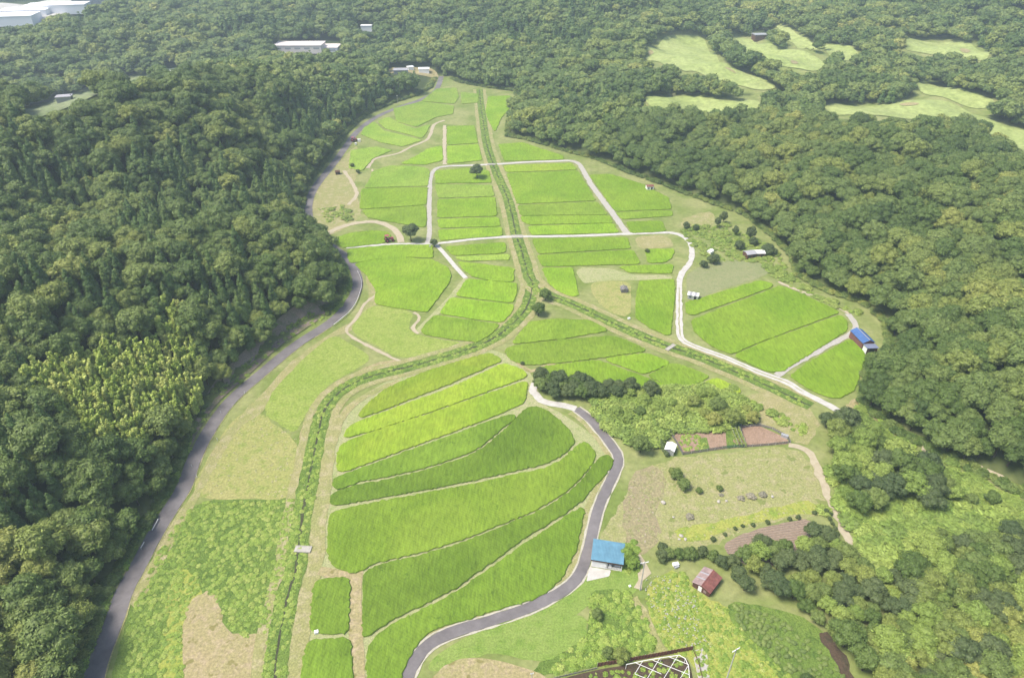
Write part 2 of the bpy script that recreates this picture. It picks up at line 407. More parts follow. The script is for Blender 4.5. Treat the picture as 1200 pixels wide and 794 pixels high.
LD = leaf_mat('dark_leaves', [(0, (.072, .115, .040)), (1, (.15, .19, .065))])
LC = leaf_mat('cedar_needles', [(0, (.085, .155, .042)), (.6, (.14, .225, .055)), (1, (.22, .29, .08))])
LB = leaf_mat('bamboo_leaves', [(0, (.34, .46, .08)), (.5, (.52, .62, .13)), (1, (.72, .74, .24))], wrand=.8)
LK = leaf_mat('kudzu_leaves', [(0, (.17, .26, .05)), (.5, (.26, .35, .07)), (1, (.36, .43, .10))], wrand=.6)
LW = leaf_mat('weed_leaves', [(0, (.18, .29, .045)), (.5, (.27, .38, .06)), (1, (.39, .46, .11))], wrand=.75)
LY = leaf_mat('yellow_weeds', [(0, (.22, .33, .05)), (.5, (.34, .42, .07)), (1, (.48, .50, .18))], wrand=.8)
LT = leaf_mat('tea_leaves', [(0, (.16, .23, .06)), (1, (.27, .34, .09))], wrand=.8)
BARK = flat_mat('bark', (.10, .075, .055), .9)
def tree_kind(name, lobesets, leafargs, mat, trunk):
    """builds one thing of each variant at its first place later; returns list of (crown mesh, trunk mesh)"""
    out = []
    for s, lb in enumerate(lobesets):
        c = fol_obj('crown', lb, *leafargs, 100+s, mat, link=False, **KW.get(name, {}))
        t = trunk_obj('trunk', *trunk, 50+s, BARK, None); COL.objects.unlink(t); out.append((c, t))
    return out
KW = {'cedar_tree': dict(hang=.15, elong=1.8, rnd=.4, up=.3), 'bamboo': dict(hang=.3, elong=2.2, rnd=.6, core=.6)}
SHAPES = {
 'broadleaf_tree': tree_kind('broadleaf_tree', [round_lobes(s, 3.5, 6.0, 2.6, [16, 22, 13, 19, 25, 17][s], [.38, .32, .42, .36, .30, .40][s]) for s in range(6)], (3600, .34), LF, (5, .22)),
 'cedar_tree': tree_kind('cedar_tree', [cone_lobes(s, [2.7, 3.0, 2.5][s], [12, 10.5, 13][s], 2.2, 9) for s in range(3)], (2600, .30), LC, (10, .2)),
 'bamboo': tree_kind('bamboo', [plume_lobes(s, 1.5, [9.5, 8.5, 10][s]) for s in range(3)], (1500, .32), LB, (7, .06)),
}
FAR = {
 'broadleaf_tree': [fol_obj('far_broadleaf_%d' % s, round_lobes(s, 3.5, 6.0, 2.6, [11, 14, 9][s], .42), 700, .62, s, LF, link=False) for s in range(3)],
 'cedar_tree': [fol_obj('far_cedar_%d' % s, cone_lobes(s, 2.5, [12, 10.5][s], 2.2, 6), 500, .55, s, LC, link=False, hang=.15, elong=1.8) for s in range(2)],
 'bamboo': [fol_obj('far_bamboo', plume_lobes(4, 1.5, 9), 700, .42, 5, LB, link=False)],
}
def place(kind, v, x, y, z, rz, s, label, cat, group=None, name=None, crown_mat=None):
    c, t = SHAPES[kind][v]; root = empty(name or kind, (x, y, z), rz, label, cat, group); root.scale = s if hasattr(s, '__len__') else (s, s, s)
    for p in (c, t):
        q = p.copy(); COL.objects.link(q); q.parent = root
        if crown_mat and p is c:
            q.material_slots[0].link = 'OBJECT'; q.material_slots[0].material = crown_mat
    return root

# ---------------------------------------------------------------- open areas seen in the photo (no crown may cover them)
FLOOR_OPEN = [(98,800),(108,760),(120,725),(130,693),(150,660),(168,627),(190,593),(205,570),(216,537),(226,500),(246,465),(285,430),
 (320,398),(352,372),(388,360),(403,348),(412,330),(415,314),(412,296),(400,283),(383,272),(364,262),(360,245),(362,222),(376,202),(394,178),(409,155),(434,133),(463,121),(490,113),(506,106),(512,96),(520,96),(524,104),
 (540,101),(566,104),(600,110),(600,124),(590,140),(584,156),(615,166),(640,172),(665,181),(700,190),(740,207),(770,217),(800,230),(835,243),(868,258),
 (895,285),(905,300),(912,322),(960,346),(1004,366),(1030,384),(1034,408),(1012,418),(1000,450),(1000,465),(965,480),(945,520),(955,545),(975,600),(1000,660),(960,655),(930,640),(880,655),(850,640),(845,660),(855,690),(862,702),(930,715),(985,760),(1000,800)]
FAIRWAYS = [
 [(757,62),(762,57),(780,45),(800,43),(825,46),(837,66),(847,77),(880,92),(912,106),(893,105),(850,96),(833,89),(813,80),(800,82),(777,72),(757,68)],
 [(860,43),(883,48),(910,60),(967,76),(957,84),(927,77),(900,69),(873,58)],
 [(908,32),(925,36),(942,48),(957,58),(950,60),(932,49),(918,40)],
 [(967,54),(1000,59),(1008,67),(987,69),(970,62)],
 [(1058,46),(1077,50),(1117,51),(1140,56),(1160,65),(1153,71),(1127,64),(1087,62),(1060,56)],
 [(755,116),(800,115),(827,119),(860,122),(888,121),(890,126),(862,132),(850,134),(800,130),(760,124)],
 [(963,125),(1000,127),(1040,126),(1060,119),(1100,121),(1133,132),(1160,146),(1200,155),(1240,165),(1240,190),(1200,181),(1180,168),(1150,146),(1120,138),(1083,137),(1033,134),(980,134)],
 [(1073,99),(1093,102),(1130,112),(1165,119),(1162,125),(1120,119),(1080,107)]]
GAP = [[(20,133),(62,121),(90,111),(112,104),(118,108),(96,117),(68,127),(30,138)], [(138,99),(160,91),(178,87),(186,90),(168,96),(146,104)], [(1140,538),(1165,550),(1215,570),(1215,590),(1165,572),(1140,558)]]
CLEAR = GAP+[[(453,80),(500,78),(512,84),(515,92),(500,90),(455,87)], [(322,50),(400,48),(404,62),(322,64)], [(-60,2),(95,-2),(95,14),(80,20),(40,30),(-60,40)], [(190,78),(214,80),(216,93),(190,90)],
 [(420,31),(440,31),(440,36),(420,36)], [(60,112),(90,114),(90,124),(60,122)], [(880,38),(900,38),(900,48),(880,48)], [(1040,395),(1004,380),(1020,372),(1040,380)], [(100,-8),(130,-8),(128,6),(100,8)]]
BANK_VIS = [(244,486),(266,455),(300,420),(328,394),(352,370),(372,360),(386,366),(362,381),(330,403),(295,437),(256,470),(246,484)]
OPEN = [FLOOR_OPEN, BANK_VIS]+FAIRWAYS+CLEAR
BANK = [(216,530),(228,495),(250,462),(288,424),(322,395),(352,370),(380,362),(385,372),(362,383),(330,403),(295,437),(256,470),(233,503)]
def covers_open(X, Y, Z0, H, R, extra=()):
    bad = np.zeros(X.shape, bool)
    for fz, fr in ((0, 0), (.35, 1), (.6, 1), (.6, -1), (.85, .5), (.85, -.5), (1, 0)):
        px, py, _ = project(X+fr*R*.5, Y, Z0+H*fz)
        for P in OPEN+list(extra): bad |= inside(P, px, py)
        near = (Y > 300) & (py < 200)
        for P in FAIRWAYS: bad[near] |= seg_dist(P, px[near], py[near]) < 2.5
    return bad
BAMBOO = [[(22,430),(60,415),(110,400),(170,395),(190,365),(190,350),(218,350),(222,392),(238,415),(238,460),(215,490),(180,500),(165,520),(110,535),(90,510),(60,480),(30,455)]]
CEDAR = [[(-20,430),(30,470),(60,490),(70,540),(80,600),(-20,640)],[(300,110),(500,95),(480,120),(400,150),(330,170)],[(150,230),(330,200),(350,240),(230,260),(140,270)],[(530,20),(620,25),(700,30),(690,50),(560,50)],[(-20,150),(80,120),(60,140),(-20,190)]]
KUDZU = [[(960,585),(985,540),(1040,545),(1080,560),(1130,585),(1200,600),(1240,610),(1240,690),(1190,690),(1110,660),(1060,680),(1010,665),(985,625)]]
# jittered grid of trees, in world metres
def grid_pts(x0, x1, y0, y1, s):
    X, Y = np.meshgrid(np.arange(x0, x1, s), np.arange(y0, y1, s*.87)); X = X+(np.arange(X.shape[0]) % 2)[:, None]*s/2
    X = X+rng.normal(0, s*.17, X.shape); Y = Y+rng.normal(0, s*.17, Y.shape); return X.ravel(), Y.ravel()
def band(s, t0, t1):
    X, Y = grid_pts(-t1*1.0, t1*1.0, -20 if t0 < 150 else t0*.6, t1*1.25, s)
    t = Y*CP+CAM_H*SP; k = (t >= t0) & (t < t1) & (np.abs(X) < .86*t+25) & ((Y*SP-CAM_H*CP) > -.62*t-10)
    return X[k], Y[k]
X = []; Y = []; S = []
for s, t0, t1 in ((4.7, 60, 330), (5.2, 330, 520), (6.2, 520, 800), (8, 800, 1300)):
    a, b = band(s, t0, t1); X.append(a); Y.append(b)
X = np.concatenate(X); Y = np.concatenate(Y)
out = ~inside(FW, X, Y) & (seg_dist(FW, X, Y) > 2.2)
X, Y = X[out], Y[out]; Z = hfun(X, Y)
R0 = 3.3; H0 = 8.5
px, py, tt = project(X, Y, Z+6)
kind = np.zeros(len(X), int)
pn = np.sin(X*.021+2*np.sin(Y*.013))*np.cos(Y*.024+1.7*np.sin(X*.017))
kind[pn+rng.normal(0, .25, len(X)) > .86] = 1
for P in CEDAR: kind[inside(P, px, py) & (rng.random(len(X)) < .72)] = 1
bz = np.zeros(len(X), bool)
for P in BAMBOO: bz |= inside(P, px, py)
kind[bz] = 3   # filled separately
bad = covers_open(X, Y, Z, np.where(kind == 1, 10.5, H0), np.full(len(X), R0))
kz = np.zeros(len(X), bool)
for P in KUDZU: kz |= inside(P, px, py)
x0, y0, _ = project(X, Y, Z)
kz |= inside(BANK, x0, y0)
ok = ~bad & ~kz & (kind != 3)
T_X, T_Y, T_Z, T_K, T_T = X[ok], Y[ok], Z[ok], kind[ok], tt[ok]; T_P = np.stack([px[ok], py[ok]], 1)
# bamboo grove, closer planted
a, b = grid_pts(-200, 40, 60, 330, 2.3); z = hfun(a, b); p1, p2, t3 = project(a, b, z+7)
k = np.zeros(len(a), bool)
for P in BAMBOO: k |= inside(P, p1, p2)
k &= ~inside(FW, a, b) & ~covers_open(a, b, z, np.full(len(a), 8.), np.full(len(a), 1.3))
# scattered bamboo elsewhere on the right wood edge
for P in ([(845,190),(860,175),(885,190),(905,215),(895,235),(870,225),(850,210)], [(905,330),(925,300),(960,320),(1010,340),(1035,360),(1010,362),(960,345)]):
    k |= inside(P, p1, p2) & False
B_X, B_Y, B_Z, B_T = a[k], b[k], z[k], t3[k]; B_P = np.stack([p1[k], p2[k]], 1)
print('trees', len(T_X), 'cedars', (T_K == 1).sum(), 'bamboo', len(B_X))
def in_frame(P): return (P[:, 0] > -12) & (P[:, 0] < 1212) & (P[:, 1] > -10) & (P[:, 1] < 806)
LABELS = {  # (kind, side)
 ('broadleaf_tree', 0): ('leafy broadleaf tree in the dense wood left of the grey asphalt road', 'broadleaf trees of the left wood'),
 ('broadleaf_tree', 1): ('leafy broadleaf tree in the dense wood on the slope right of the paddies', 'broadleaf trees of the right wood'),
 ('cedar_tree', 0): ('pointed dark green conifer in the dense wood left of the grey asphalt road', 'conifers of the left wood'),
 ('cedar_tree', 1): ('pointed dark green conifer in the wood on the slope right of the paddies', 'conifers of the right wood')}
used = np.zeros(len(T_X), bool)
for kd, nm in ((0, 'broadleaf_tree'), (1, 'cedar_tree')):
    c = np.where((T_K == kd) & in_frame(T_P))[0]; c = c[np.argsort(T_T[c])][:240 if kd == 0 else 200]
    for i in c:
        s = (rng.uniform(.75, 1.15) if rng.random() < .7 else rng.uniform(1.2, 1.6)) if kd == 0 else rng.uniform(.75, 1.1); side = int(T_X[i] > 0); lb = LABELS[(nm, side)]
        place(nm, int(rng.integers(len(SHAPES[nm]))), T_X[i], T_Y[i], T_Z[i]-.2, rng.uniform(0, 6.28), (s, s, s*rng.uniform(.85, 1.15)), lb[0], 'tree', lb[1])
        used[i] = True
c = np.where(in_frame(B_P))[0]; c = c[np.argsort(B_T[c])][:290]; ub = np.zeros(len(B_X), bool); ub[c] = True
for i in c:
    s = rng.uniform(.75, 1.12)
    place('bamboo', int(rng.integers(3)), B_X[i], B_Y[i], B_Z[i]-.2, rng.uniform(0, 6.28), s, 'yellow green feathery bamboo in the pale grove among the dark trees at left', 'bamboo', 'bamboo of the pale grove')
protos = [(0, o) for o in FAR['broadleaf_tree']]+[(1, o) for o in FAR['cedar_tree']]
near = []
for s in range(6):
    o = SHAPES['broadleaf_tree'][s][0].copy(); o.name = 'near_broadleaf_%d' % s; near.append((0, o))
for s in range(3):
    o = SHAPES['cedar_tree'][s][0].copy(); o.name = 'near_cedar_%d' % s; near.append((1, o))
allp = protos+near; idx = np.where(~used)[0]; pick = []; scl = []
for i in idx:
    pool = near if T_T[i] < 420 else protos; base = len(protos) if pool is near else 0
    ks = [base+j for j, q in enumerate(pool) if q[0] == T_K[i]]; pick.append(ks[int(rng.integers(len(ks)))])
    s = (rng.uniform(.75, 1.15) if rng.random() < .7 else rng.uniform(1.2, 1.65))*(1 if T_T[i] < 330 else 1.1 if T_T[i] < 520 else 1.3 if T_T[i] < 800 else 1.65)
    if T_K[i] == 1: s *= .85
    scl.append((s, s, s*rng.uniform(.8, 1.05)*(1 if T_T[i] < 500 else .85)))
instancer('forest', np.stack([T_X[idx], T_Y[idx], T_Z[idx]-.2], 1), scl, rng.uniform(0, 6.28, len(idx)), pick, [q[1] for q in allp],
          'dense hillside forest of rounded and pointed crowns fading into the haze', 'forest')
idx = np.where(~ub)[0]
if len(idx):
    nb = SHAPES['bamboo'][0][0].copy(); nb.name = 'grove_bamboo'
    instancer('bamboo_grove', np.stack([B_X[idx], B_Y[idx], B_Z[idx]-.2], 1), rng.uniform(.75, 1.1, len(idx)), rng.uniform(0, 6.28, len(idx)), [0]*len(idx), [nb],
              'rest of the pale feathery bamboo grove on the left slope', 'bamboo')
# ---------------------------------------------------------------- terrain sheet
def axis(lo, hi, s, far_lo, far_hi):
    a = list(np.arange(lo, hi+.1, s)); q = s
    while a[-1] < far_hi: q *= 1.12; a.append(a[-1]+q)
    q = s
    while a[0] > far_lo: q *= 1.12; a.insert(0, a[0]-q)
    return np.array(a)
ax = axis(-420, 520, 4.5, -2100, 2100); ay = axis(-20, 760, 4.5, -350, 3200)
GX, GY = np.meshgrid(ax, ay); GZ = hfun(GX, GY); nx, ny = len(ax), len(ay)
fv = np.stack([GX.ravel(), GY.ravel(), GZ.ravel()], 1)
ff = [(j*nx+i, j*nx+i+1, (j+1)*nx+i+1, (j+1)*nx+i) for j in range(ny-1) for i in range(nx-1)]
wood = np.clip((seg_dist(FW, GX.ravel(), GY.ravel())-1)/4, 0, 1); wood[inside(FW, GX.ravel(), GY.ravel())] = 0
px_, py_, _t = project(GX.ravel(), GY.ravel(), GZ.ravel()); far_ok = GY.ravel() > 200
for P_ in FAIRWAYS:
    near_ = (inside(P_, px_, py_) | (seg_dist(P_, px_, py_) < 9)) & far_ok; wood[near_] = 0
M_VALLEY = ground_mat('valley_grass', [(.23, .29, .075), (.34, .36, .13), (.20, .30, .06)])
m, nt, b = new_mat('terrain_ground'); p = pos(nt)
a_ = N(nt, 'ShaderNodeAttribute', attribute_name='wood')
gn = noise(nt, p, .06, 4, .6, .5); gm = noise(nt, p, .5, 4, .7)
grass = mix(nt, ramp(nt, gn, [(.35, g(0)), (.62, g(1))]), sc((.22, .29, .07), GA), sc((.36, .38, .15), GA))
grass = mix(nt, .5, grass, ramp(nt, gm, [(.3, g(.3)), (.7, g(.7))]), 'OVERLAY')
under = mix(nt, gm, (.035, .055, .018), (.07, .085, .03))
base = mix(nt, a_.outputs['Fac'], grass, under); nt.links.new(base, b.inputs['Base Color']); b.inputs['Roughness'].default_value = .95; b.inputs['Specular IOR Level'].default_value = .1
bump(nt, b, gm, .6, .3)
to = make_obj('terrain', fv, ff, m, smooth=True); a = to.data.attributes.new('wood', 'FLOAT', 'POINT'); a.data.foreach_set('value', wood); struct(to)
from mathutils.geometry import delaunay_2d_cdt
def drape(name, pp, mat, lift=.35, cell=3.0):
    """sheet following the terrain inside an outline"""
    W = [np.array(hit(x, y)[:2]) for x, y in pp]; W = densify(ccw(chaikin(W, 2, 6.0)), 2.0); n = len(W)
    lo, hi = np.min(W, 0), np.max(W, 0); gx_, gy_ = np.meshgrid(np.arange(lo[0], hi[0], cell), np.arange(lo[1], hi[1], cell)); gx_, gy_ = gx_.ravel(), gy_.ravel()
    k = inside(W, gx_, gy_) & (seg_dist(W, gx_, gy_) > .8)
    pts = [Vector(w_) for w_ in W]+[Vector(q) for q in zip(gx_[k], gy_[k])]
    v, e, f, *_r = delaunay_2d_cdt(pts, [(i, (i+1) % n) for i in range(n)], [], 1, 1e-4)
    V = np.array([tuple(q) for q in v]); Z = hfun(V[:, 0], V[:, 1])+lift
    f = [t if ((V[t[1]]-V[t[0]])[0]*(V[t[2]]-V[t[0]])[1]-(V[t[2]]-V[t[0]])[0]*(V[t[1]]-V[t[0]])[1]) > 0 else t[::-1] for t in f]
    return struct(make_obj(name, np.column_stack([V, Z]), f, mat, smooth=True))
# ---------------------------------------------------------------- ground materials
M_DRY = ground_mat('dry_grass', [(.42, .38, .17), (.33, .36, .12), (.50, .44, .25)])
M_BUND = ground_mat('bund_grass', [(.42, .45, .20), (.50, .48, .26), (.34, .40, .14)], mid=.6)
M_TAN = ground_mat('cut_straw', [(.46, .38, .20), (.40, .37, .16), (.52, .42, .26)], mid=.5, fine=1.6, speck=(.35, .62, (.30, .27, .10)))
M_LUSH = ground_mat('lush_weeds', [(.17, .27, .05), (.25, .36, .07), (.13, .22, .04)], bstr=1, bdist=.5)
M_MOWN = ground_mat('mown_meadow', [(.30, .40, .075), (.38, .44, .11), (.26, .36, .06)], fine=1.3)
M_MOWN2 = ground_mat('yellow_meadow', [(.38, .40, .12), (.45, .42, .17), (.30, .36, .09)], fine=1.5)
M_YEL = ground_mat('yellow_flower_meadow', [(.36, .42, .07), (.46, .46, .12), (.26, .36, .06)], fine=1.8, speck=(1.4, .68, (.65, .62, .40)))
M_SOIL = ground_mat('bare_soil', [(.40, .27, .19), (.46, .32, .23), (.35, .24, .16)], mid=.6)
def furrows(name, c1, c2, ang):
    m, nt, b = new_mat(name); p = pos(nt); mp = N(nt, 'ShaderNodeMapping'); mp.inputs['Rotation'].default_value = (0, 0, ang); nt.links.new(p, mp.inputs['Vector'])
    w_ = N(nt, 'ShaderNodeTexWave'); w_.inputs['Scale'].default_value = .42; w_.inputs['Distortion'].default_value = 1.2; nt.links.new(mp.outputs[0], w_.inputs['Vector'])
    c = mix(nt, w_.outputs['Fac'], sc(c1, GA), sc(c2, GA)); f = noise(nt, p, 1.6, 4, .7); c = mix(nt, .5, c, ramp(nt, f, [(.3, g(.3)), (.7, g(.7))]), 'OVERLAY')
    nt.links.new(c, b.inputs['Base Color']); b.inputs['Roughness'].default_value = .95; bump(nt, b, w_.outputs['Fac'], 1, .3); return m
M_FURROW = furrows('furrowed_soil', (.38, .28, .20), (.48, .36, .27), 1.40)
M_BROWN = ground_mat('brown_rough_ground', [(.38, .32, .19), (.41, .37, .19), (.30, .31, .12)], mid=.4, fine=1.4, bstr=1, speck=(.8, .66, (.50, .42, .32)))
M_FAIR = ground_mat('fairway_grass', [(.40, .49, .15), (.47, .53, .20), (.35, .43, .13)], big=.015, mid=.05, fine=.3, bstr=.2)
M_LAWN = ground_mat('lawn', [(.25, .37, .07), (.31, .40, .10), (.21, .33, .055)], mid=.25)
M_DITCH = ground_mat('wet_ditch', [(.06, .06, .04), (.10, .10, .05), (.10, .14, .05)])
M_DARKSOIL = ground_mat('dark_soil', [(.10, .07, .045), (.13, .09, .06), (.08, .07, .04)])  # dark brown soil of the lane and the kitchen garden
m, nt, b = new_mat('asphalt'); p = pos(nt); M_ASPH = m
c = mix(nt, ramp(nt, noise(nt, p, .12, 4, .6), [(.35, g(0)), (.65, g(1))]), (.112, .100, .100), (.165, .150, .150))
c = mix(nt, .35, c, ramp(nt, noise(nt, p, .7, 6, .75), [(.3, g(.3)), (.7, g(.7))]), 'OVERLAY'); nt.links.new(c, b.inputs['Base Color']); b.inputs['Roughness'].default_value = .85
def conc(name, a1, a2, sc_=.5):
    a1, a2 = tuple(x*GA for x in a1), tuple(x*GA for x in a2)
    m, nt, b = new_mat(name); p = pos(nt)
    c = mix(nt, ramp(nt, noise(nt, p, sc_, 5, .7), [(.35, g(0)), (.65, g(1))]), a1, a2); nt.links.new(c, b.inputs['Base Color']); b.inputs['Roughness'].default_value = .85; return m
M_CONC = conc('pale_concrete', (.58, .55, .49), (.74, .71, .66)); M_GRAV = conc('gravel', (.46, .43, .36), (.62, .58, .52), 1.2); M_KERB = conc('kerb_concrete', (.50, .46, .34), (.68, .64, .52), 1.5)
M_TRACK = conc('dirt_track', (.50, .42, .28), (.62, .54, .38), .7)
# ---------------------------------------------------------------- zones of the valley floor
sheet('fan_bund_ground', [(350,812),(357,770),(362,740),(368,690),(372,650),(379,600),(383,560),(388,520),(402,490),(425,466),(450,447),(500,427),(573,407),(603,420),(622,436),(630,455),(636,474),(655,482),(685,502),(705,520),(722,534),(722,548),(702,582),(692,620),(672,672),(640,700),(575,728),(505,757),(468,812)], .02, M_BUND)
sheet('meadow_weeds', [(120,812),(145,745),(150,700),(178,650),(205,605),(240,584),(345,583),(352,600),(346,640),(338,690),(330,740),(318,812)], .02, M_LUSH, jit=.3)
sheet('meadow_yellow', [(180,812),(192,740),(196,690),(214,660),(240,690),(235,740),(240,812)], .035, M_YEL, jit=.3)
sheet('meadow_straw', [(214,812),(213,745),(218,712),(232,696),(246,690),(255,703),(264,732),(282,745),(320,738),(314,812)], .05, M_TAN, jit=.25)
sheet('meadow_mown', [(222,585),(236,548),(262,505),(288,478),(312,486),(333,505),(348,515),(352,560),(346,585)], .02, M_MOWN2, jit=.3)
sheet('road_verge', [(150,700),(180,650),(205,603),(224,583),(240,545),(262,508),(290,478),(312,455),(345,420),(388,390),(420,372),(433,350),(428,318),(440,330),(442,358),(428,368),(410,390),(392,392),(350,426),(318,462),(308,485),(280,500),(262,530),(246,560),(232,584),(212,625),(180,680),(160,720)], .035, M_DRY, jit=.2)
sheet('meadow_bright', [(310,478),(320,458),(350,425),(390,391),(410,402),(438,420),(415,434),(390,447),(370,467),(358,487),(347,508),(330,500),(312,486)], .05, M_MOWN, jit=.15)
sheet('meadow_bright_upper', [(409,388),(420,372),(433,359),(446,358),(487,365),(477,384),(487,393),(548,402),(510,413),(471,422)], .05, M_MOWN, jit=.12)
sheet('tan_bank', [(350,508),(362,486),(374,466),(392,449),(440,424),(475,420),(452,432),(405,450),(385,468),(374,492),(366,520),(360,560),(356,592),(346,592),(350,560)], .04, M_TAN, jit=.25)
M_DRYG = ground_mat('dry_green_field', [(.40, .39, .17), (.34, .37, .12), (.47, .42, .23)], mid=.4, fine=1.8, speck=(.3, .62, (.26, .30, .09)))
sheet('right_dry_field', [(722,600),(742,560),(775,540),(805,535),(870,527),(925,522),(948,540),(962,570),(976,604),(950,606),(900,612),(850,628),(835,640),(800,645),(760,632),(725,640),(700,660),(706,620)], .02, M_DRYG, jit=.4)
sheet('rough_brown_ground', [(745,548),(775,545),(782,570),(768,600),(778,625),(762,645),(740,650),(728,610),(735,575)], .035, M_BROWN, jit=.5)
sheet('yellow_weed_strip', [(790,620),(830,612),(870,604),(900,598),(945,585),(965,597),(950,603),(900,608),(850,622),(815,636),(792,632)], .05, M_YEL, jit=.4)
sheet('plowed_field', [(846,640),(869,625),(910,614),(948,607),(959,622),(957,634),(940,660),(880,665),(857,653)], .05, M_FURROW, cut=1, jit=.15)
sheet('grass_by_shed', [(640,705),(672,680),(690,672),(720,672),(745,655),(750,690),(735,700),(700,700),(670,725),(640,740),(560,770),(505,790),(500,775),(545,745),(600,725)], .04, M_LAWN)
sheet('lower_lawn', [(520,768),(560,745),(610,728),(655,718),(688,722),(688,745),(660,765),(640,775),(600,770),(550,762)], .055, M_LAWN, jit=.2)
sheet('round_straw_patch', [(500,812),(508,790),(530,773),(560,769),(600,777),(640,790),(660,812)], .06, M_TAN, jit=.1)
sheet('lower_weeds', [(690,690),(735,690),(760,730),(768,765),(720,780),(640,790),(620,785),(660,765),(688,745),(692,715)], .05, M_LUSH, jit=.3)
sheet('flower_meadow', [(752,700),(770,672),(800,668),(822,700),(850,706),(890,735),(940,770),(980,812),(820,812),(812,770),(780,765)], .045, M_YEL, jit=.3)
sheet('tea_ground', [(850,704),(880,706),(930,718),(965,738),(985,770),(1003,812),(930,812),(890,770),(855,735)], .055, M_LUSH, jit=.2)
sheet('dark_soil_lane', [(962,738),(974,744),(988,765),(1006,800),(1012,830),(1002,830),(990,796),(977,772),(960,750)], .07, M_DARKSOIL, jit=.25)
sheet('pale_stony_ground', [(672,314),(715,314),(740,322),(786,322),(790,328),(750,328),(700,329),(684,334)], .03, M_BUND, jit=.2)
sheet('triangle_meadow', [(690,330),(738,329),(740,350),(737,373),(715,366),(697,350)], .04, M_MOWN2, jit=.2)
sheet('fallow_field', [(803,345),(805,320),(830,308),(880,303),(905,316),(892,326),(850,337),(812,354)], .03, ground_mat('fallow_green', [(.30, .33, .15), (.36, .36, .18), (.26, .31, .12)], mid=.5), jit=.2)
sheet('brown_plot', [(742,277),(782,276),(792,288),(782,290),(757,292),(748,290)], .05, M_DRY, jit=.15)
sheet('orange_weeds', [(800,255),(835,246),(838,262),(822,268),(798,266)], .04, M_DRY, jit=.5)
sheet('garden_beds', [(800,531),(788,508),(850,500),(888,498),(922,513),(925,520),(871,524)], .03, M_SOIL, cut=.6)
sheet('green_bed', [(850,504),(866,502),(870,512),(858,516),(866,523),(852,526)], .05, M_LUSH, cut=.3)
sheet('green_bed', [(818,514),(828,512),(832,527),(822,529)], .05, M_LUSH, cut=.3)
sheet('tea_bank', [(862,470),(880,462),(915,455),(950,480),(962,500),(944,524),(925,512),(890,498),(868,490)], .03, M_DRY, jit=.4)
sheet('earth_clearing', [(1000,468),(1016,455),(1060,488),(1050,500),(1018,492),(985,478)], .04, M_TAN, jit=.4)
sheet('concrete_apron', [(687,681),(691,664),(716,668),(714,675)], .09, M_CONC, cut=.2)
sheet('concrete_apron', [(811,763),(828,757),(832,800),(822,812)], .09, M_GRAV, cut=.2)
sheet('upper_left_bank', [(366,262),(364,240),(375,210),(400,186),(418,170),(425,190),(415,215),(424,245),(416,262),(392,274),(378,276)], .02, M_DRY, jit=.4)
for pp, w in ([(384,273),(400,266),(420,261),(440,260),(458,266),(467,275),(470,284)], 3.2), ([(521,141),(509,146),(505,156),(500,164),(482,172),(466,180),(440,186),(431,197)], 2.2), ([(436,198),(440,210),(450,219)], 1.0), ([(403,200),(412,213),(418,228),(408,240)], 2), ([(441,345),(428,356),(418,372),(406,388),(425,402),(470,424)], 1.2), ([(485,366),(492,372),(484,384),(490,391)], 1.2):
    ribbon('dry_bank_path', pp, w, .06, M_TRACK, jit=.15)
def grow_px(P, k):
    P = np.array(ccw([np.array(q, float) for q in P])); T_ = np.roll(P, -1, 0)-np.roll(P, 1, 0); T_ /= np.linalg.norm(T_, axis=1)[:, None]+1e-9
    return [tuple(q) for q in P+np.stack([T_[:, 1], -T_[:, 0]], 1)*k]
for i, P in enumerate(FAIRWAYS):
    ext = grow_px(P, 3.0); drape('golf_fairway', ext, M_FAIR, .5)
for P_ in ([(846,79),(856,84),(864,88),(858,82)], [(927,71),(936,74),(934,77),(926,75)], [(1126,57),(1138,60),(1134,64),(1124,61)], [(1050,124),(1066,121),(1080,123),(1064,126)], [(757,63),(763,59),(767,63),(760,67)]): drape('sand_bunker', P_, M_TAN, .8, 2)
# ---------------------------------------------------------------- roads
MAIN = [(104,830),(110,794),(121,760),(135,725),(146,693),(165,657),(181,627),(202,593),(217,568),(228,537),(246,503),(270,470),(307,437),(346,405),(377,385),(398,369),(412,352),(419,335),(417,320),(408,304),(390,290),(372,276),(364,262),(361,245),(364,230),(371,217),(382,203),(394,188),(406,171),(418,155),(440,138),(467,126),(493,117),(509,108),(515,97),(520,80),(528,66)]
LOWER = [(628,462),(634,469),(647,473),(660,475),(675,479),(690,490),(706,508),(718,524),(725,538),(718,558),(706,583),(698,606),(694,625),(688,650),(681,670),(669,685),(653,696),(617,713),(575,727),(541,737),(513,748),(495,762),(481,784),(470,812)]
ribbon('main_road', MAIN, 4.3, .10, M_ASPH, thick=.12, jit=.05)
ribbon('road_gutter', MAIN, .25, .07, M_DRY, off=-2.3, jit=.08)
ribbon('lower_road', LOWER[4:], 2.8, .10, M_ASPH, thick=.1, jit=.04)
ribbon('road_gutter', LOWER[4:], .45, .07, M_KERB, off=1.65, jit=.12); ribbon('road_gutter', LOWER[4:], .45, .07, M_KERB, off=-1.65, jit=.12)
ribbon('verge_strip', LOWER[4:], 1.6, .045, M_DRY, off=-2.6, jit=.25)
ribbon('concrete_ramp', [(627,449),(624,458)]+LOWER[:5], 2.6, .105, M_CONC, thick=.1, jit=.03)
CROSS = [(406,290),(447,287),(480,286),(503,286),(525,284),(560,280),(600,277.5),(650,277),(690,276),(725,274.5),(765,273),(788,273),(800,277),(808,285),(811,297),(808,309),(798,322),(796,337),(796,362),(796,383),(799,397),(812,405),(850,419),(892,437),(920,447),(942,460),(972,475),(984,483)]
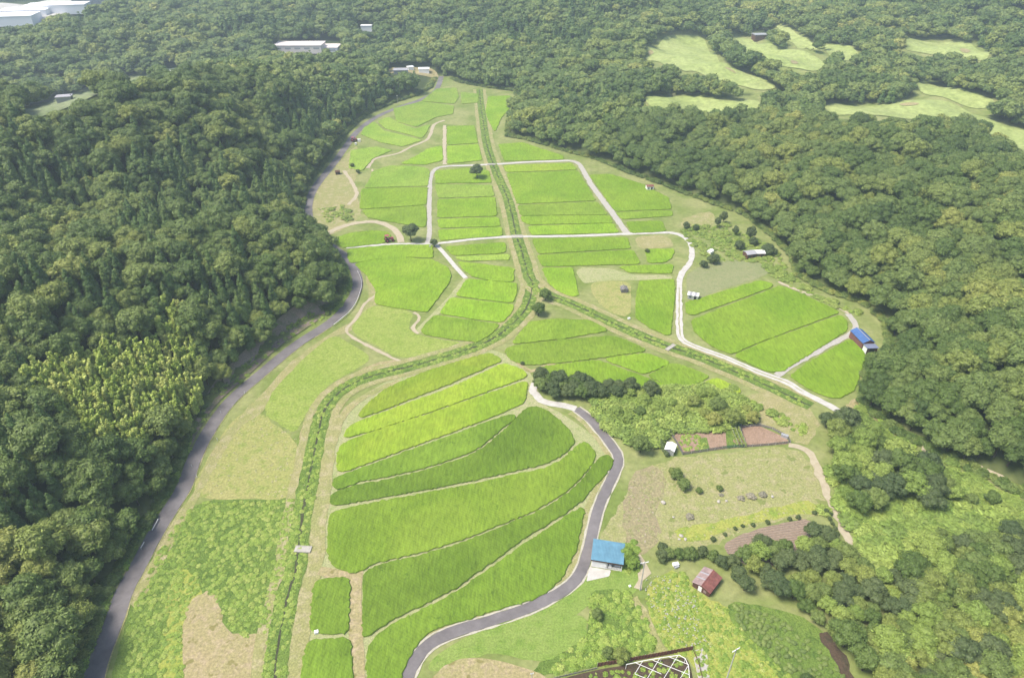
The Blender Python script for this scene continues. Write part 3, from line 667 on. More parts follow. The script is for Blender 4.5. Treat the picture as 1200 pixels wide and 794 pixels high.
ribbon('concrete_lane', CROSS, 2.0, .10, M_CONC, thick=.08, jit=.12, w2=2.7)
ribbon('lane_grass_strip', CROSS[17:-2], .35, .115, M_DRY, jit=.1)
ribbon('gravel_lane', [(500,286),(503,275),(503,242),(504,212),(507,202),(514,196.5),(530,194.5),(550,194),(590,192),(620,190),(650,189),(668,188.5),(678,192),(684,201),(692,215),(702,229),(714,245),(725,260),(735,274)], 2.2, .095, M_GRAV, thick=.07, jit=.12, w2=3.4)
ribbon('concrete_lane', [(530,194.5),(550,194),(590,192),(620,190),(650,189),(668,188.5)], 1.5, .10, M_CONC, jit=.05)
ribbon('concrete_lane', [(510,286),(517,293),(524,301),(534,313),(546,326)], 2.0, .10, M_CONC, thick=.07)
ribbon('dirt_lane', [(521,193),(520.5,180),(521,166),(521,147)], 2.4, .09, M_TRACK, jit=.2)
ribbon('farm_track', [(546,326),(532,345),(512,366),(496,382),(489,390)], 2.6, .05, M_BUND, jit=.15)
ribbon('gravel_lane', [(910,440),(930,427),(955,413),(980,400),(998,391),(1003,383),(1000,376),(994,368)], 2.3, .095, M_GRAV, thick=.07, jit=.15)
ribbon('dirt_lane', [(994,368),(985,362),(960,350),(930,338),(912,330)], 1.6, .06, M_TRACK, jit=.2)
ribbon('dirt_lane', [(924,521),(944,527),(953,537),(961,556),(970,580),(977,598),(992,628),(1015,662)], 2.2, .07, M_TRACK, jit=.25)
ribbon('dirt_lane', [(1080,525),(1120,540),(1145,549),(1170,563),(1205,580),(1240,600)], 3.0, .40, M_TRACK, jit=.25, drape=True)
ribbon('grass_path', [(742,700),(752,715),(764,740),(778,766)], 2.0, .07, M_DRY, jit=.25)
ribbon('dirt_lane', [(748,650),(752,670),(748,690)], 2, .06, M_TRACK, jit=.4)
# channels with grassy tracks on both banks
CH1 = [(562,105),(563,118),(566,140),(570,167),(577,190),(585,210),(594,230),(600,252),(605,275),(610,290),(616,310),(622,328),(640,344),(670,356),(700,370),(730,384),(762,398),(790,408),(812,415),(842,427),(880,443),(917,460),(950,476)]
CH2 = [(624,332),(622,346),(616,362),(600,380),(582,394),(560,405),(525,417),(475,431),(445,438),(418,447),(397,460),(382,477),(374,500),(368,530),(361,567),(355,600),(351,625),(346,668),(338,693),(332,725),(325,759),(322,800),(318,815)]
for CHN in (CH1, CH2):
    ribbon('channel_bank', CHN, 5.4, .05, M_LUSH, jit=.3); ribbon('channel_water', CHN, .6, .066, M_DITCH, jit=.15)
    for sgn in (1, -1): ribbon('bank_track', CHN, 2.4, .058, M_DRY, off=sgn*3.9, jit=.12)
ribbon('tan_track', [(468,447),(430,463),(405,483),(392,512),(386,545),(381,585),(376,620),(374,655),(365,690),(357,740),(350,800)], 2.6, .062, M_DRY, jit=.2)
ribbon('tan_track', [(418,668),(416,700),(417,745),(421,812)], 3.0, .062, M_TAN, jit=.1)
ribbon('tan_track', [(374,668),(395,673),(418,672)], 2.6, .066, M_TAN, jit=.15)
ribbon('tan_track', [(606,424),(622,435),(634,430),(650,427)], 1.6, .05, M_TAN, jit=.2)
drape('earth_bank', [(222,520),(230,486),(246,452),(280,418),(310,388),(338,364),(360,348),(384,346),(390,362),(366,381),(330,403),(295,437),(256,470),(233,503),(222,530)], ground_mat('bank_soil', [(.30, .24, .19), (.38, .30, .24), (.17, .21, .07)], mid=.25), .3, 1.0)
drape('pond_water', [(190,81),(208,79),(214,83),(200,87),(190,86)], flat_mat('pond', (.20, .28, .20), .25), .4, 2)
M_GAP = ground_mat('valley_fallow', [(.24, .30, .14), (.30, .33, .18), (.18, .25, .09)], big=.03, mid=.08, fine=.3)
for P_ in GAP[:2]: drape('valley_field', grow_px(P_, 4), M_GAP, .5)
drape('yard_ground', CLEAR[3], M_TAN, .3, 2.5); drape('factory_yard', [(-50,10),(92,2),(92,14),(60,24),(0,32),(-50,36)], M_CONC, .3, 4)
# ---------------------------------------------------------------- rice paddies: (top outline px, tone, label)
GR = {'b': (.225, .385, .022, .29, .44, .034, .10, .20, .02), 'm': (.19, .31, .024, .25, .37, .036, .07, .15, .012), 'd': (.145, .25, .020, .20, .32, .030, .04, .10, .01), 'y': (.25, .39, .026, .33, .44, .038, .14, .25, .02), 'u': (.25, .40, .045, .33, .46, .065, .16, .26, .04)}
RM = {}
for k_, ang in (('b', .45), ('m', .5), ('d', .55), ('y', .45), ('u', 1.57)):
    q = GR[k_]; RM[k_] = rice_mat('rice_'+k_, q[:3], q[3:6], q[6:], ang+PI/2, .13 if k_ != 'u' else .05)
PAD = [
 ([(421,486),(432,472),(450,457),(468,448),(500,435),(545,421),(573,413.5),(588,421),(560,433),(524,449),(483,465),(448,479),(425,487)], 'y', 'yellow green strip paddy at the top edge of the fan beside the weedy channel'),
 ([(404,511),(408,501),(420,494),(450,483),(485,470),(527,455),(560,440),(590,425.5),(612,433),(617,440),(560,461),(500,482),(440,502)], 'y', 'second strip paddy of the fan, narrow and yellow green between two long bunds'),
 ([(397,550),(396,538),(400,522),(410,516),(440,505),(500,486),(560,465),(617,446),(614,470),(580,485),(525,506),(475,524),(437,538),(402,551)], 'y', 'broad bright yellow green strip paddy ending by the white concrete ramp'),
 ([(393,570),(392,562),(400,557),(437,544),(475,530),(525,512),(580,491),(603,485),(600,491),(584,503),(566,519),(549,529),(525,537),(490,548),(450,557),(420,562),(398,571)], 'd', 'slim leaf shaped dark green paddy tapering to a point in the fan'),
 ([(389,591),(390,579),(400,574),(420,568),(450,563),(490,554),(525,543),(551,534),(570,523),(588,508),(606,490),(618,478),(630,476),(643,483),(660,497),(672,512),(670,520),(659,531),(637,542),(600,550),(562,559),(500,571),(450,580),(410,587)], 'd', 'dark green paddy with a broad rounded right end below the concrete ramp'),
 ([(386,648),(386,620),(388,601),(410,595),(450,587),(500,578),(562,566),(600,557),(640,549),(662,537),(676,524),(683,518),(690,521),(697,531),(694,540),(682,555),(669,569),(651,581),(622,598),(589,611),(561,622),(532,633),(490,645),(447,655),(432,659),(420,669),(405,667),(391,660)], 'm', 'largest paddy of the fan, a wide speckled green sweep from track to road bend'),
 ([(428,744),(427,700),(428,674),(434,666),(450,661),(490,652),(532,640),(561,629),(590,617),(622,604),(653,588),(672,574),(685,560),(698,543),(704,536),(712,533),(717,537),(715,545),(707,556),(690,573),(682,583),(660,600),(637,614),(612,629),(583,651),(561,666),(535,685),(513,697),(487,709),(456,724),(435,739)], 'd', 'long curved green paddy with a thin tail reaching the bend of the lower road'),
 ([(434,812),(432,770),(437,750),(458,733),(490,718),(515,706),(538,693),(563,675),(586,659),(615,638),(640,622),(664,606),(684,593),(680,610),(675,638),(664,662),(651,682),(640,691),(620,701),(575,713),(532,727),(500,737),(484,757),(472,780),(460,812)], 'd', 'green paddy running along the inner side of the lower asphalt road'),
 ([(370,680),(404,677),(408,683),(406,737),(402,739),(367,739),(366,730)], 'd', 'small upright rectangular dark green paddy beside the tan track'),
 ([(361,751),(409,748),(412,812),(353,812)], 'd', 'small dark green paddy cut by the bottom edge of the photo'),
 ([(417,309),(440,304),(470,302),(505,304),(522,312),(527,320),(525,330),(512,348),(500,364),(470,360),(441,355),(442,340),(432,322)], 'b', 'large rounded bright green paddy inside the bend of the main road'),
 ([(409,292),(462,287),(505,287),(506,301),(480,300),(440,303),(412,307),(409,302)], 'b', 'long low paddy just below the concrete lane and the lone round tree'),
 ([(523,289),(591,284),(592,294),(582,296),(532,298)], 'b', 'small paddy under the concrete lane right of the little round tree'),
 ([(534,301),(595,298),(596,303),(545,304.5)], 'u', 'thinnest pale strip paddy between lane junction and channel'),
 ([(538,306.5),(601,314),(600,329),(575,327),(555,323),(545,315)], 'b', 'wedge shaped paddy beside the end of the short concrete spur'),
 ([(548,327),(604,332),(604,342),(599,353),(570,350),(536,345)], 'b', 'second of the stacked paddies left of the channel fork'),
 ([(529,349),(601,357),(597,367),(587,376),(555,372),(517,366)], 'b', 'third of the stacked paddies left of the channel fork'),
 ([(510,369.5),(584,380),(575,389),(560,399),(530,396),(497,390),(495,385)], 'm', 'lowest of the stacked paddies left of the channel fork'),
 ([(511,200),(549,197),(572,200),(575,213),(512,214)], 'b', 'paddy around the solitary dark round tree beside the upper lane'),
 ([(511,216),(575,217),(578,229),(515,231)], 'u', 'paddy next below the solitary round tree'),
 ([(514,234),(579,231),(581,252),(514,254)], 'b', 'widest paddy of the column between gravel lane and channel'),
 ([(514,257),(583,254.5),(585,264),(516,266)], 'b', 'shallow paddy second above the concrete lane beside the channel'),
 ([(515,269.5),(587,266),(587,275),(517,280.5)], 'b', 'paddy lying directly above the concrete lane left of the channel'),
 ([(426,246),(497,241),(499,255),(497,265),(465,260),(432,254)], 'm', 'green paddy left of the gravel lane above the oval one'),
 ([(425,221),(500,219.5),(498,239),(423,244)], 'b', 'square bright paddy left of the gravel lane'),
 ([(437,201),(457,194),(485,195),(500,197),(502,203),(500,217),(428,219),(434,211)], 'u', 'pale irregular paddy left of the bend in the upper gravel lane'),
 ([(390,280),(410,273),(435,270),(454,272),(458,277),(448,284),(403,289)], 'b', 'half oval paddy enclosed by a bare tan bank'),
 ([(462,127),(495,119),(531,124),(530,133),(510,137),(500,142),(488,148),(466,142)], 'u', 'uppermost curved terrace of the pale left fan'),
 ([(466,144),(487,151),(503,146),(500,153),(494,161),(480,157),(452,150),(444,142),(455,137)], 'u', 'middle curved terrace of the pale left fan'),
 ([(438,143),(449,153),(478,160),(493,164),(472,171),(446,166),(424,157),(428,149)], 'u', 'lowest curved terrace of the pale left fan beside the asphalt road'),
 ([(412,176),(440,172),(458,176),(436,185),(424,199),(410,196)], 'u', 'pale small terrace beside the far stretch of asphalt road'),
 ([(471,191),(490,182),(502,174),(517,171),(518,187),(500,192)], 'b', 'small pointed terrace left of the dirt lane'),
 ([(525,148),(555,147),(559,167),(525,169)], 'b', 'far narrow paddy between dirt lane and channel'),
 ([(525,171),(559.5,169),(564,187),(526,191)], 'b', 'far paddy just above the white crossing lane left of the channel'),
 ([(541,108),(560,110),(559,120),(542,121)], 'u', 'tiny square paddy at the far end beside the channel'),
 ([(495,118),(512,104),(534,103),(537,113),(532,121)], 'u', 'farthest paddy at the head of the valley near the road end'),
 ([(573,113),(597,112),(598,125),(587,137),(580,153),(573,140),(570,130)], 'b', 'tall narrow paddy against the wood right of the far channel'),
 ([(585,169),(613,167),(633,174),(658,182),(660,186),(592,188)], 'b', 'triangular paddy between the wood and the white crossing lane'),
 ([(591,194),(669,191),(675,198),(595,201)], 'y', 'yellowish strip directly below the white crossing lane'),
 ([(595,203),(676,200),(697,234),(607,238)], 'b', 'biggest square paddy of the right upper block'),
 ([(608,240.5),(699,236.5),(711,250.5),(611,251.5)], 'm', 'darker strip paddy in the middle of the right upper block'),
 ([(611,253.5),(713,252.5),(717,260),(621,262),(614,259)], 'b', 'slim strip paddy second from the lane in the right upper block'),
 ([(620,265),(718,262),(724,271.5),(624,274)], 'b', 'lowest paddy of the right upper block on the concrete lane'),
 ([(692,205),(715,204),(750,215),(782,231),(786,244),(722,246.5),(708,227)], 'b', 'wide paddy reaching the red roofed hut at the wood edge'),
 ([(723,249),(786,246.5),(787,252),(731,256)], 'm', 'thin dark strip right of the diagonal gravel lane'),
 ([(735,260),(775,259),(779,270),(741,272)], 'b', 'small paddy in the corner of diagonal lane and concrete lane'),
 ([(625,280),(734,278),(738,290),(632,296)], 'b', 'first paddy below the concrete lane right of the channel'),
 ([(631,299),(741,293),(749,308),(637,311)], 'b', 'second paddy below the concrete lane right of the channel'),
 ([(757,292),(789,292),(786,301),(778,306),(761,307)], 'b', 'small paddy tucked inside the bend of the white lane'),
 ([(637,314),(670,314),(677,345),(670,346),(655,340),(645,331)], 'b', 'small tapering paddy at the right of the channel fork'),
 ([(727,312),(788,310),(786,319),(738,318)], 'b', 'low strip paddy below the small bend paddy'),
 ([(751,329),(789,327),(789,350),(784,392),(765,384),(747,372),(747,350)], 'b', 'tall paddy along the left side of the white lane'),
 ([(622,377),(650,374),(690,375),(711,386),(660,395),(601,401)], 'm', 'wedge paddy below the twin bushes of the channel fork'),
 ([(592,409),(602,405),(660,398),(719,393.5),(740,401),(757,410),(700,418),(650,424),(615,426),(600,421)], 'm', 'long dark green paddy ending in a rounded left corner'),
 ([(634,430),(699,421.5),(745,438),(790,455),(730,462),(650,452)], 'b', 'bright paddy partly hidden behind the dark tree clump'),
 ([(709,420),(757,413.5),(785,424),(755,437)], 'b', 'small diamond paddy right of the long dark one'),
 ([(760,439.5),(790,425),(831,440),(802,455),(790,453)], 'm', 'diamond paddy above the light green thicket'),
 ([(826,450),(838,442),(870,457),(850,464),(838,460)], 'y', 'smallest yellow green paddy right of the light green thicket'),
 ([(805,355),(850,341),(890,329),(905,332),(900,336.5),(812,367.5),(806,366)], 'b', 'slanting strip paddy beside the striped roof shelter'),
 ([(812,375),(860,356),(915,335),(945,347),(982,365),(900,395),(856,413),(835,404),(815,387)], 'b', 'largest paddy on the right, a broad quadrilateral above the white lane'),
 ([(861,416),(900,399),(985,369),(992,376),(992,386),(955,409),(915,434),(900,434)], 'b', 'long paddy between two diagonal bunds left of the blue roofed shed'),
 ([(927,440),(950,424),(997,397),(1010,405),(1012,420),(1000,456),(980,466),(955,458)], 'b', 'paddy below the blue roofed shed against the dark wood'),
]
for pp, tone, lb in PAD:
    far = pp[0][1] < 260
    o = slab('rice_paddy', pp, .44 if not far else .42, RM[tone], jit=.15 if not far else .18, step=.6 if pp[0][1] > 400 else 1.4, inset=.30, cut=.7 if pp[0][1] < 400 else 1.0, grow=.6 if pp[0][1] > 400 else .75 if pp[0][1] > 290 else .75)
    tag(o, lb, 'rice paddy', 'rice paddies of the valley')
# ---------------------------------------------------------------- buildings and things
M_WHITE = flat_mat('white_paint', (1.18, 1.16, 1.12), .6, .08); M_BLUE = flat_mat('blue_sheet_roof', (.17, .37, .50), .55, .22, .5)
M_BLUE2 = flat_mat('deep_blue_roof', (.07, .18, .46), .55, .3, .7); M_REDR = flat_mat('rusty_red_roof', (.30, .11, .09), .8, .45, 1.1)
M_PINKR = flat_mat('sunlit_red_roof', (.46, .33, .31), .8, .4, 1.0); M_BROWNW = flat_mat('brown_boards', (.17, .08, .055), .8, .3, 2)  # pink red: sunlight on the shed's left roof slope put into the colour
M_REDW = flat_mat('red_brown_wall', (.28, .12, .10), .85, .35, 1.2); M_GREYR = flat_mat('grey_roof', (.50, .49, .52), .6, .15, 1); M_SLATE = flat_mat('slate_blue_roof', (.26, .29, .42), .6, .15, 1)
M_METAL = flat_mat('galvanised', (.62, .63, .64), .45, .1, 2, .3); M_POLE = flat_mat('pole_concrete', (.62, .60, .56), .8, .12, 2); M_DARK = flat_mat('dark_opening', (.03, .028, .026), .9, .2)
M_FARW = flat_mat('factory_white', (1.32, 1.32, 1.34), .5, .04, .05); M_FARG = flat_mat('factory_grey', (.45, .47, .50), .6, .1, .05); M_FARP = flat_mat('pale_pink_roof', (1.1, .98, .92), .7, .06, .1)
M_NET = flat_mat('green_net', (.13, .30, .22), .8, .2, 3); M_NETG = flat_mat('grey_net', (.36, .34, .33), .8, .2, 3); M_GLASS = flat_mat('window_glass', (.10, .13, .15), .15, .1)
def netify(m, a):
    nt = m.node_tree; b = nt.nodes['Principled BSDF']; tr = N(nt, 'ShaderNodeBsdfTransparent'); ms = N(nt, 'ShaderNodeMixShader'); ms.inputs[0].default_value = a
    nt.links.new(tr.outputs[0], ms.inputs[1]); nt.links.new(b.outputs[0], ms.inputs[2]); nt.links.new(ms.outputs[0], nt.nodes['Material Output'].inputs['Surface'])
netify(M_NET, .5); netify(M_NETG, .55)
def corr_roof(name, x0, x1, y0, y1, za, zb, mat, parent, th=.08, pitch=.35):
    """ribbed sheet roof: from y0 at height za to y1 at height zb, ribs running down the slope"""
    n = max(2, int((x1-x0)/pitch)); v = []; f = []
    for i in range(2*n+1):
        x = x0+(x1-x0)*i/(2*n); r = .045 if i % 2 else 0
        v += [(x, y0, za+r), (x, y1, zb+r), (x, y0, za+r-th), (x, y1, zb+r-th)]
    for i in range(2*n):
        a = 4*i; f += [(a, a+4, a+5, a+1), (a+2, a+3, a+7, a+6), (a, a+2, a+6, a+4), (a+1, a+5, a+7, a+3)]
    f += [(0, 1, 3, 2), (8*n, 8*n+2, 8*n+3, 8*n+1)]
    return make_obj(name, v, f, mat, parent)
def frame(tl, tr, br, bl, z):
    """centre, heading of the local x axis, width and depth of a level rectangle seen at these pixels at height z"""
    P = [np.array(at(*q, z)) for q in (tl, tr, br, bl)]; c = sum(P)/4; ux = (P[1]-P[0]+P[2]-P[3])/2; uy = (P[0]-P[3]+P[1]-P[2])/2
    return c, math.atan2(ux[1], ux[0]), np.linalg.norm(ux), np.linalg.norm(uy)
# blue roofed garage by the lower road
c, rz, W, D = frame((697,630),(734,636),(729.5,661),(691,655), 3.0)
print('blue garage', c, math.degrees(rz), W, D)
t = empty('garage', (c[0], c[1], .02), rz, 'light blue sheet roofed garage with a white shutter beside the lower road bend', 'garage')
w, d = W/2, D/2
corr_roof('roof', -w, w, -d, d, 3.0, 2.75, M_BLUE, t)
b = MB(); b.box((0, d-.35, 1.32), (W-.6, .12, 2.64)); b.box((-w+.3, 0, 1.35), (.12, D-.8, 2.7)); b.box((w-.3, .9, 1.35), (.12, D-2.4, 2.7)); b.box((0, .2, 1.3), (.12, D-1.3, 2.6)); b.box((w*.5, -.3, 1.2), (w-.5, .12, 2.4), m=1)
b.box((0, 0, .05), (W-.5, D-.6, .1), m=2); b.obj('wall', [M_WHITE, M_BROWNW, M_CONC], t)
b = MB(); b.box((0, -d+.12, 2.62), (W-.1, .1, .42)); b.obj('fascia', M_BROWNW, t)
b = MB(); b.box((-w*.5+.1, -d+.42, 1.2), (w-.45, .08, 2.4))
for k in range(12): b.box((-w*.5+.1, -d+.36, .15+k*.19), (w-.5, .03, .14))
b.obj('shutter', M_WHITE, t)
for x in (.05, w-.35):
    b = MB(); b.box((x, -d+.45, 1.25), (.14, .14, 2.5)); b.obj('post', M_WHITE, t)
b = MB(); b.box((w*.5, -d+.5, .75), (w-.6, .06, .08)); b.box((w*.5, -d+.5, .4), (w-.6, .06, .08))
for k in range(6): b.box((.3+k*(w-.7)/5, -d+.5, .4), (.05, .05, .8))
b.obj('rail', M_WHITE, t)
def in_frame_pt(base, rz, x, y, z): cr, sr = math.cos(rz), math.sin(rz); return (base[0]+x*cr-y*sr, base[1]+x*sr+y*cr, z)
# things in the open bay
p_ = in_frame_pt(c, rz, .8, -d+1.1, .12); t2 = empty('water_tank', p_, rz, 'small white round tank standing in the open bay of the blue roofed garage', 'tank')
b = MB(); b.tube((0, 0, 0), (0, 0, .8), .42, .42, 14); b.tube((0, 0, .8), (0, 0, .95), .36, .2, 14); b.obj('body', M_WHITE, t2); b = MB(); b.tube((0, 0, .95), (0, 0, 1.05), .13, .13, 8); b.obj('lid', M_METAL, t2)
p_ = in_frame_pt(c, rz, w*.66, -d+1.2, .12); t2 = empty('work_bench', p_, rz, 'low white bench against the brown wall inside the open garage bay', 'bench')
b = MB(); b.box((0, 0, .62), (1.5, .6, .06)); b.obj('top', M_WHITE, t2)
for sx in (-.65, .65):
    b = MB(); b.box((sx, 0, .3), (.06, .5, .6)); b.obj('leg', M_METAL, t2)
# rusty red shed
c, rz, W, D = frame((826,665),(849,673),(833,691),(808,684), 2.0); rc = c; ang = math.radians(48); L = 6.0; Wd = 4.9
print('red shed', rc, math.degrees(ang))
t = empty('red_shed', (rc[0], rc[1], .02), ang, 'low gabled shed with patchy rusty red roof halves beside the broad leaved thicket', 'shed')
b = MB()
b.box((0, Wd/2-.25, .85), (L-.5, .1, 1.7)); b.box((0, -Wd/2+.25, .85), (L-.5, .1, 1.7)); b.box((L/2-.3, 0, .85), (.1, Wd-.6, 1.7)); b.box((-L/2+.3, 0, .85), (.1, Wd-.6, 1.7))
for sx in (-1, 1): b.quad([(sx*(L/2-.3), -Wd/2+.3, 1.7), (sx*(L/2-.3), Wd/2-.3, 1.7), (sx*(L/2-.3), 0, 2.35)])
b.obj('wall', M_BROWNW, t)
r1 = corr_roof('roof_panel', -L/2, L/2, 0, Wd/2, 2.5, 1.72, M_PINKR, t); r1['label'] = 'pinkish roof half, painted paler as the sunlit side'  # lit slope painted paler than the other half
r2 = corr_roof('roof_panel', -L/2, L/2, -Wd/2, 0, 1.72, 2.5, M_REDR, t); r2['label'] = 'deep rusty red roof half'  # deeper red stands in for shade on this slope
b = MB(); b.box((0, 0, 2.57), (L, .22, .05)); b.obj('ridge_cap', M_REDR, t)
for x, ww in ((-.9, .3), (.9, .35)):
    b = MB(); s_ = .72/(Wd/2-.0); b.plate([(x-ww/2, 0.1, 2.56), (x+ww/2, .1, 2.56), (x+ww/2, Wd/2-.05, 1.84), (x-ww/2, Wd/2-.05, 1.84)], .03); b.obj('roof_patch', M_GREYR, t)
b = MB(); b.box((-L/2+.22, .3, .85), (.06, .9, 1.6)); b.obj('door', M_WHITE, t)
b = MB(); b.box((-L/2+.2, -1.0, .9), (.05, .7, .8)); b.obj('shutter', M_PINKR, t)
# blue roofed barn at the right
A = np.array(at(1003,388,3.2)); B = np.array(at(1017,402,3.2)); ang = math.atan2(*(A-B)[::-1]); cc = (np.array(at(1005,384.5,4.2))+np.array(at(1019,397,4.2)))/2; L = 8.6; Wd = 4.6
print('blue barn', cc, math.degrees(ang), np.linalg.norm(A-B))
zb = float(hfun(np.array([cc[0]]), np.array([cc[1]]))[0])
t = empty('blue_barn', (cc[0], cc[1], zb), ang, 'long red walled barn with vivid blue gable roof against the right wood', 'barn')
b = MB(); b.box((0, Wd/2-.2, 1.5), (L-.3, .12, 3.0)); b.box((0, -Wd/2+.2, 1.5), (L-.3, .12, 3.0)); b.box((L/2-.25, 0, 1.5), (.12, Wd-.5, 3.0)); b.box((-L/2+.25, 0, 1.5), (.12, Wd-.5, 3.0))
for sx in (-1, 1): b.quad([(sx*(L/2-.25), -Wd/2+.25, 3.0), (sx*(L/2-.25), Wd/2-.25, 3.0), (sx*(L/2-.25), 0, 3.95)])
b.obj('wall', M_REDW, t)
corr_roof('roof_panel', -L/2, L/2, 0, Wd/2+.15, 4.15, 3.0, M_BLUE2, t); corr_roof('roof_panel', -L/2, L/2, -Wd/2-.15, 0, 3.0, 4.15, M_BLUE2, t)
b = MB(); b.box((0, 0, 4.22), (L+.1, .28, .06)); b.obj('ridge_cap', M_GREYR, t)
corr_roof('lean_to_roof', -L/2-2.9, -L/2-.05, -Wd/2, Wd/2, 2.55, 2.75, M_SLATE, t)
b = MB(); b.box((-L/2-2.5, 0, 1.1), (.1, Wd-.6, 2.2)); b.box((-L/2-1.4, -Wd/2+.3, 1.2), (2.3, .1, 2.4)); b.obj('lean_to_wall', M_BROWNW, t)
b = MB(); b.box((-L/2-1.4, Wd/2-.3, 1.2), (2.3, .1, 2.4)); b.obj('white_panel', M_WHITE, t)
b = MB(); b.box((-L/2-2.57, 0, 1.0), (.06, 1.8, 1.9)); b.obj('door', M_DARK, t)
# striped roof shelter by the white lane
def shelter(px, py, ang, L, Wd, h, label, cat, name, roofs, wall=M_WHITE, zfun=True, door=True):
    X_, Y_ = at(px, py); z = 0.0
    if zfun: X_, Y_, z = hit(px, py)
    t = empty(name, (X_, Y_, z), ang, label, cat)
    n = len(roofs)
    for k, rm in enumerate(roofs):
        corr_roof('roof_panel', -L/2+L*k/n, -L/2+L*(k+1)/n-.06, 0, Wd/2, h+.6, h, rm, t); corr_roof('roof_panel', -L/2+L*k/n, -L/2+L*(k+1)/n-.06, -Wd/2, 0, h, h+.6, rm, t)
    b = MB(); b.box((0, Wd/2-.2, h/2), (L-.4, .1, h-.05)); b.box((0, -Wd/2+.2, h/2), (L-.4, .1, h-.05)); b.box((L/2-.25, 0, h/2), (.1, Wd-.5, h-.05)); b.box((-L/2+.25, 0, h/2), (.1, Wd-.5, h-.05)); 
    for sx in (-1, 1): b.quad([(sx*(L/2-.25), -Wd/2+.25, h-.05), (sx*(L/2-.25), Wd/2-.25, h-.05), (sx*(L/2-.25), 0, h+.5)])
    b.obj('wall', wall, t)
    if door:
        b = MB(); b.box((L*.2, -Wd/2+.12, h*.42), (L*.22, .06, h*.8)); b.obj('door', M_DARK, t)
        b = MB(); b.box((-L*.22, -Wd/2+.12, h*.55), (L*.2, .06, h*.35)); b.obj('window', M_GLASS, t)
    return t
shelter(812, 349, -.35, 4.6, 3.2, 1.9, 'small shelter with white and grey striped roof beside the white lane', 'shelter', 'field_shelter', [M_WHITE, M_GREYR, M_WHITE, M_GREYR, M_WHITE], M_METAL)
shelter(878, 301, .25, 5.2, 4.2, 2.3, 'left one of two joined grey roofed sheds among dark trees at the wood edge', 'shed', 'grey_shed', [M_GREYR], M_BROWNW)
shelter(889, 300, .0, 4.6, 3.8, 2.2, 'right one of two joined grey roofed sheds among dark trees at the wood edge', 'shed', 'grey_shed', [M_WHITE], M_BROWNW)
shelter(761, 222, .1, 4.2, 3.2, 2.2, 'tiny white hut with red roof at the foot of the right wood', 'hut', 'red_roof_hut', [M_REDR], M_WHITE)
shelter(396, 204, .3, 3.0, 2.6, 1.8, 'tiny weathered brown hut on the tan verge beside the far asphalt road', 'hut', 'roadside_hut', [M_BROWNW], M_BROWNW)
shelter(785, 529, 1.15, 3.6, 3.0, 2.0, 'small white topped hut between dark hedges at the garden corner', 'hut', 'garden_hut', [M_WHITE], M_METAL)
shelter(731, 341, 1.6, 3.6, 3.0, 1.5, 'grey netted crop cage standing in the yellow triangular meadow', 'crop cage', 'crop_cage', [M_NETG], M_NETG, door=False)
shelter(832, 297, .8, 3.2, 2.2, 1.4, 'little white polytunnel end among the green thicket above the lane bend', 'polytunnel', 'polytunnel', [M_WHITE], M_WHITE, door=False)
# distant buildings on the terrain
def far_block(px, py, L, D, h, ang, roof, wall, name, label, cat, win=0):
    X_, Y_, z = hit(px, py); t = empty(name, (X_, Y_, z), ang, label, cat)
    b = MB(); b.box((0, 0, h/2-1), (L, D, h+2)); b.obj('wall', wall, t)
    b = MB(); b.box((0, 0, h+.25), (L+.8, D+.8, .5)); b.box((0, 0, h+.7), (L*.96, D*.5, .5), top=(.98, .1)); b.obj('roof', roof, t)
    for k in range(win):
        b = MB(); b.box((-L/2+L*(k+.5)/win, -D/2-.06, h*.55), (L/win*.6, .1, h*.25)); b.obj('window', M_FARG, t)
    return t
far_block(8, 26, 52, 26, 6, .22, M_FARW, M_FARW, 'factory', 'white flat factory hall, leftmost of the row in the hazy distance', 'factory')
far_block(33, 19, 40, 22, 6, .22, M_FARW, M_FARW, 'factory', 'white factory hall in the middle of the distant row', 'factory')
far_block(70, 13, 52, 20, 6, .22, M_FARW, M_FARW, 'factory', 'longest white factory hall at the right of the distant row', 'factory')
far_block(112, 3, 40, 14, 5, .35, M_FARW, M_FARG, 'warehouse', 'low white warehouse beyond the factory row at the top left', 'warehouse')
far_block(352, 58, 44, 20, 5, .02, M_FARP, M_FARP, 'long_building', 'long pale pinkish roofed building behind the left wooded ridge', 'building', 5)
far_block(386, 60, 20, 18, 4.5, .02, M_FARP, M_FARW, 'long_building', 'shorter pale building joined to the right end of the long roofed one', 'building', 2)
far_block(207, 90, 12, 7, 4, .1, M_FARW, M_FARW, 'lakeside_house', 'small white house beside the pale pond between the hills', 'house')
far_block(497, 85, 9, 6, 3.2, .1, M_FARW, M_FARW, 'yard_shed', 'white shed in the tan yard at the head of the valley', 'shed')
far_block(470, 86, 12, 8, 3, .1, M_GREYR, M_FARG, 'yard_shed', 'grey low shed in the tan yard at the head of the valley', 'shed')
far_block(481, 82, 5, 4, 2.5, .5, M_FARW, M_FARW, 'yard_hut', 'tiny white hut in the middle of the tan valley head yard', 'hut')
far_block(430, 35, 11, 6, 4, .05, M_FARW, M_FARW, 'hill_house', 'white building alone on the hazy wooded hill above the valley', 'building')
far_block(890, 45, 13, 9, 3.5, .1, M_FARG, M_BROWNW, 'club_house', 'dark roofed club house beside the upper golf fairway', 'club house')
far_block(77, 119, 7, 5, 2.6, .3, M_GREYR, M_FARG, 'valley_house', 'grey house in the gap between the left ridge and the far hill', 'house')
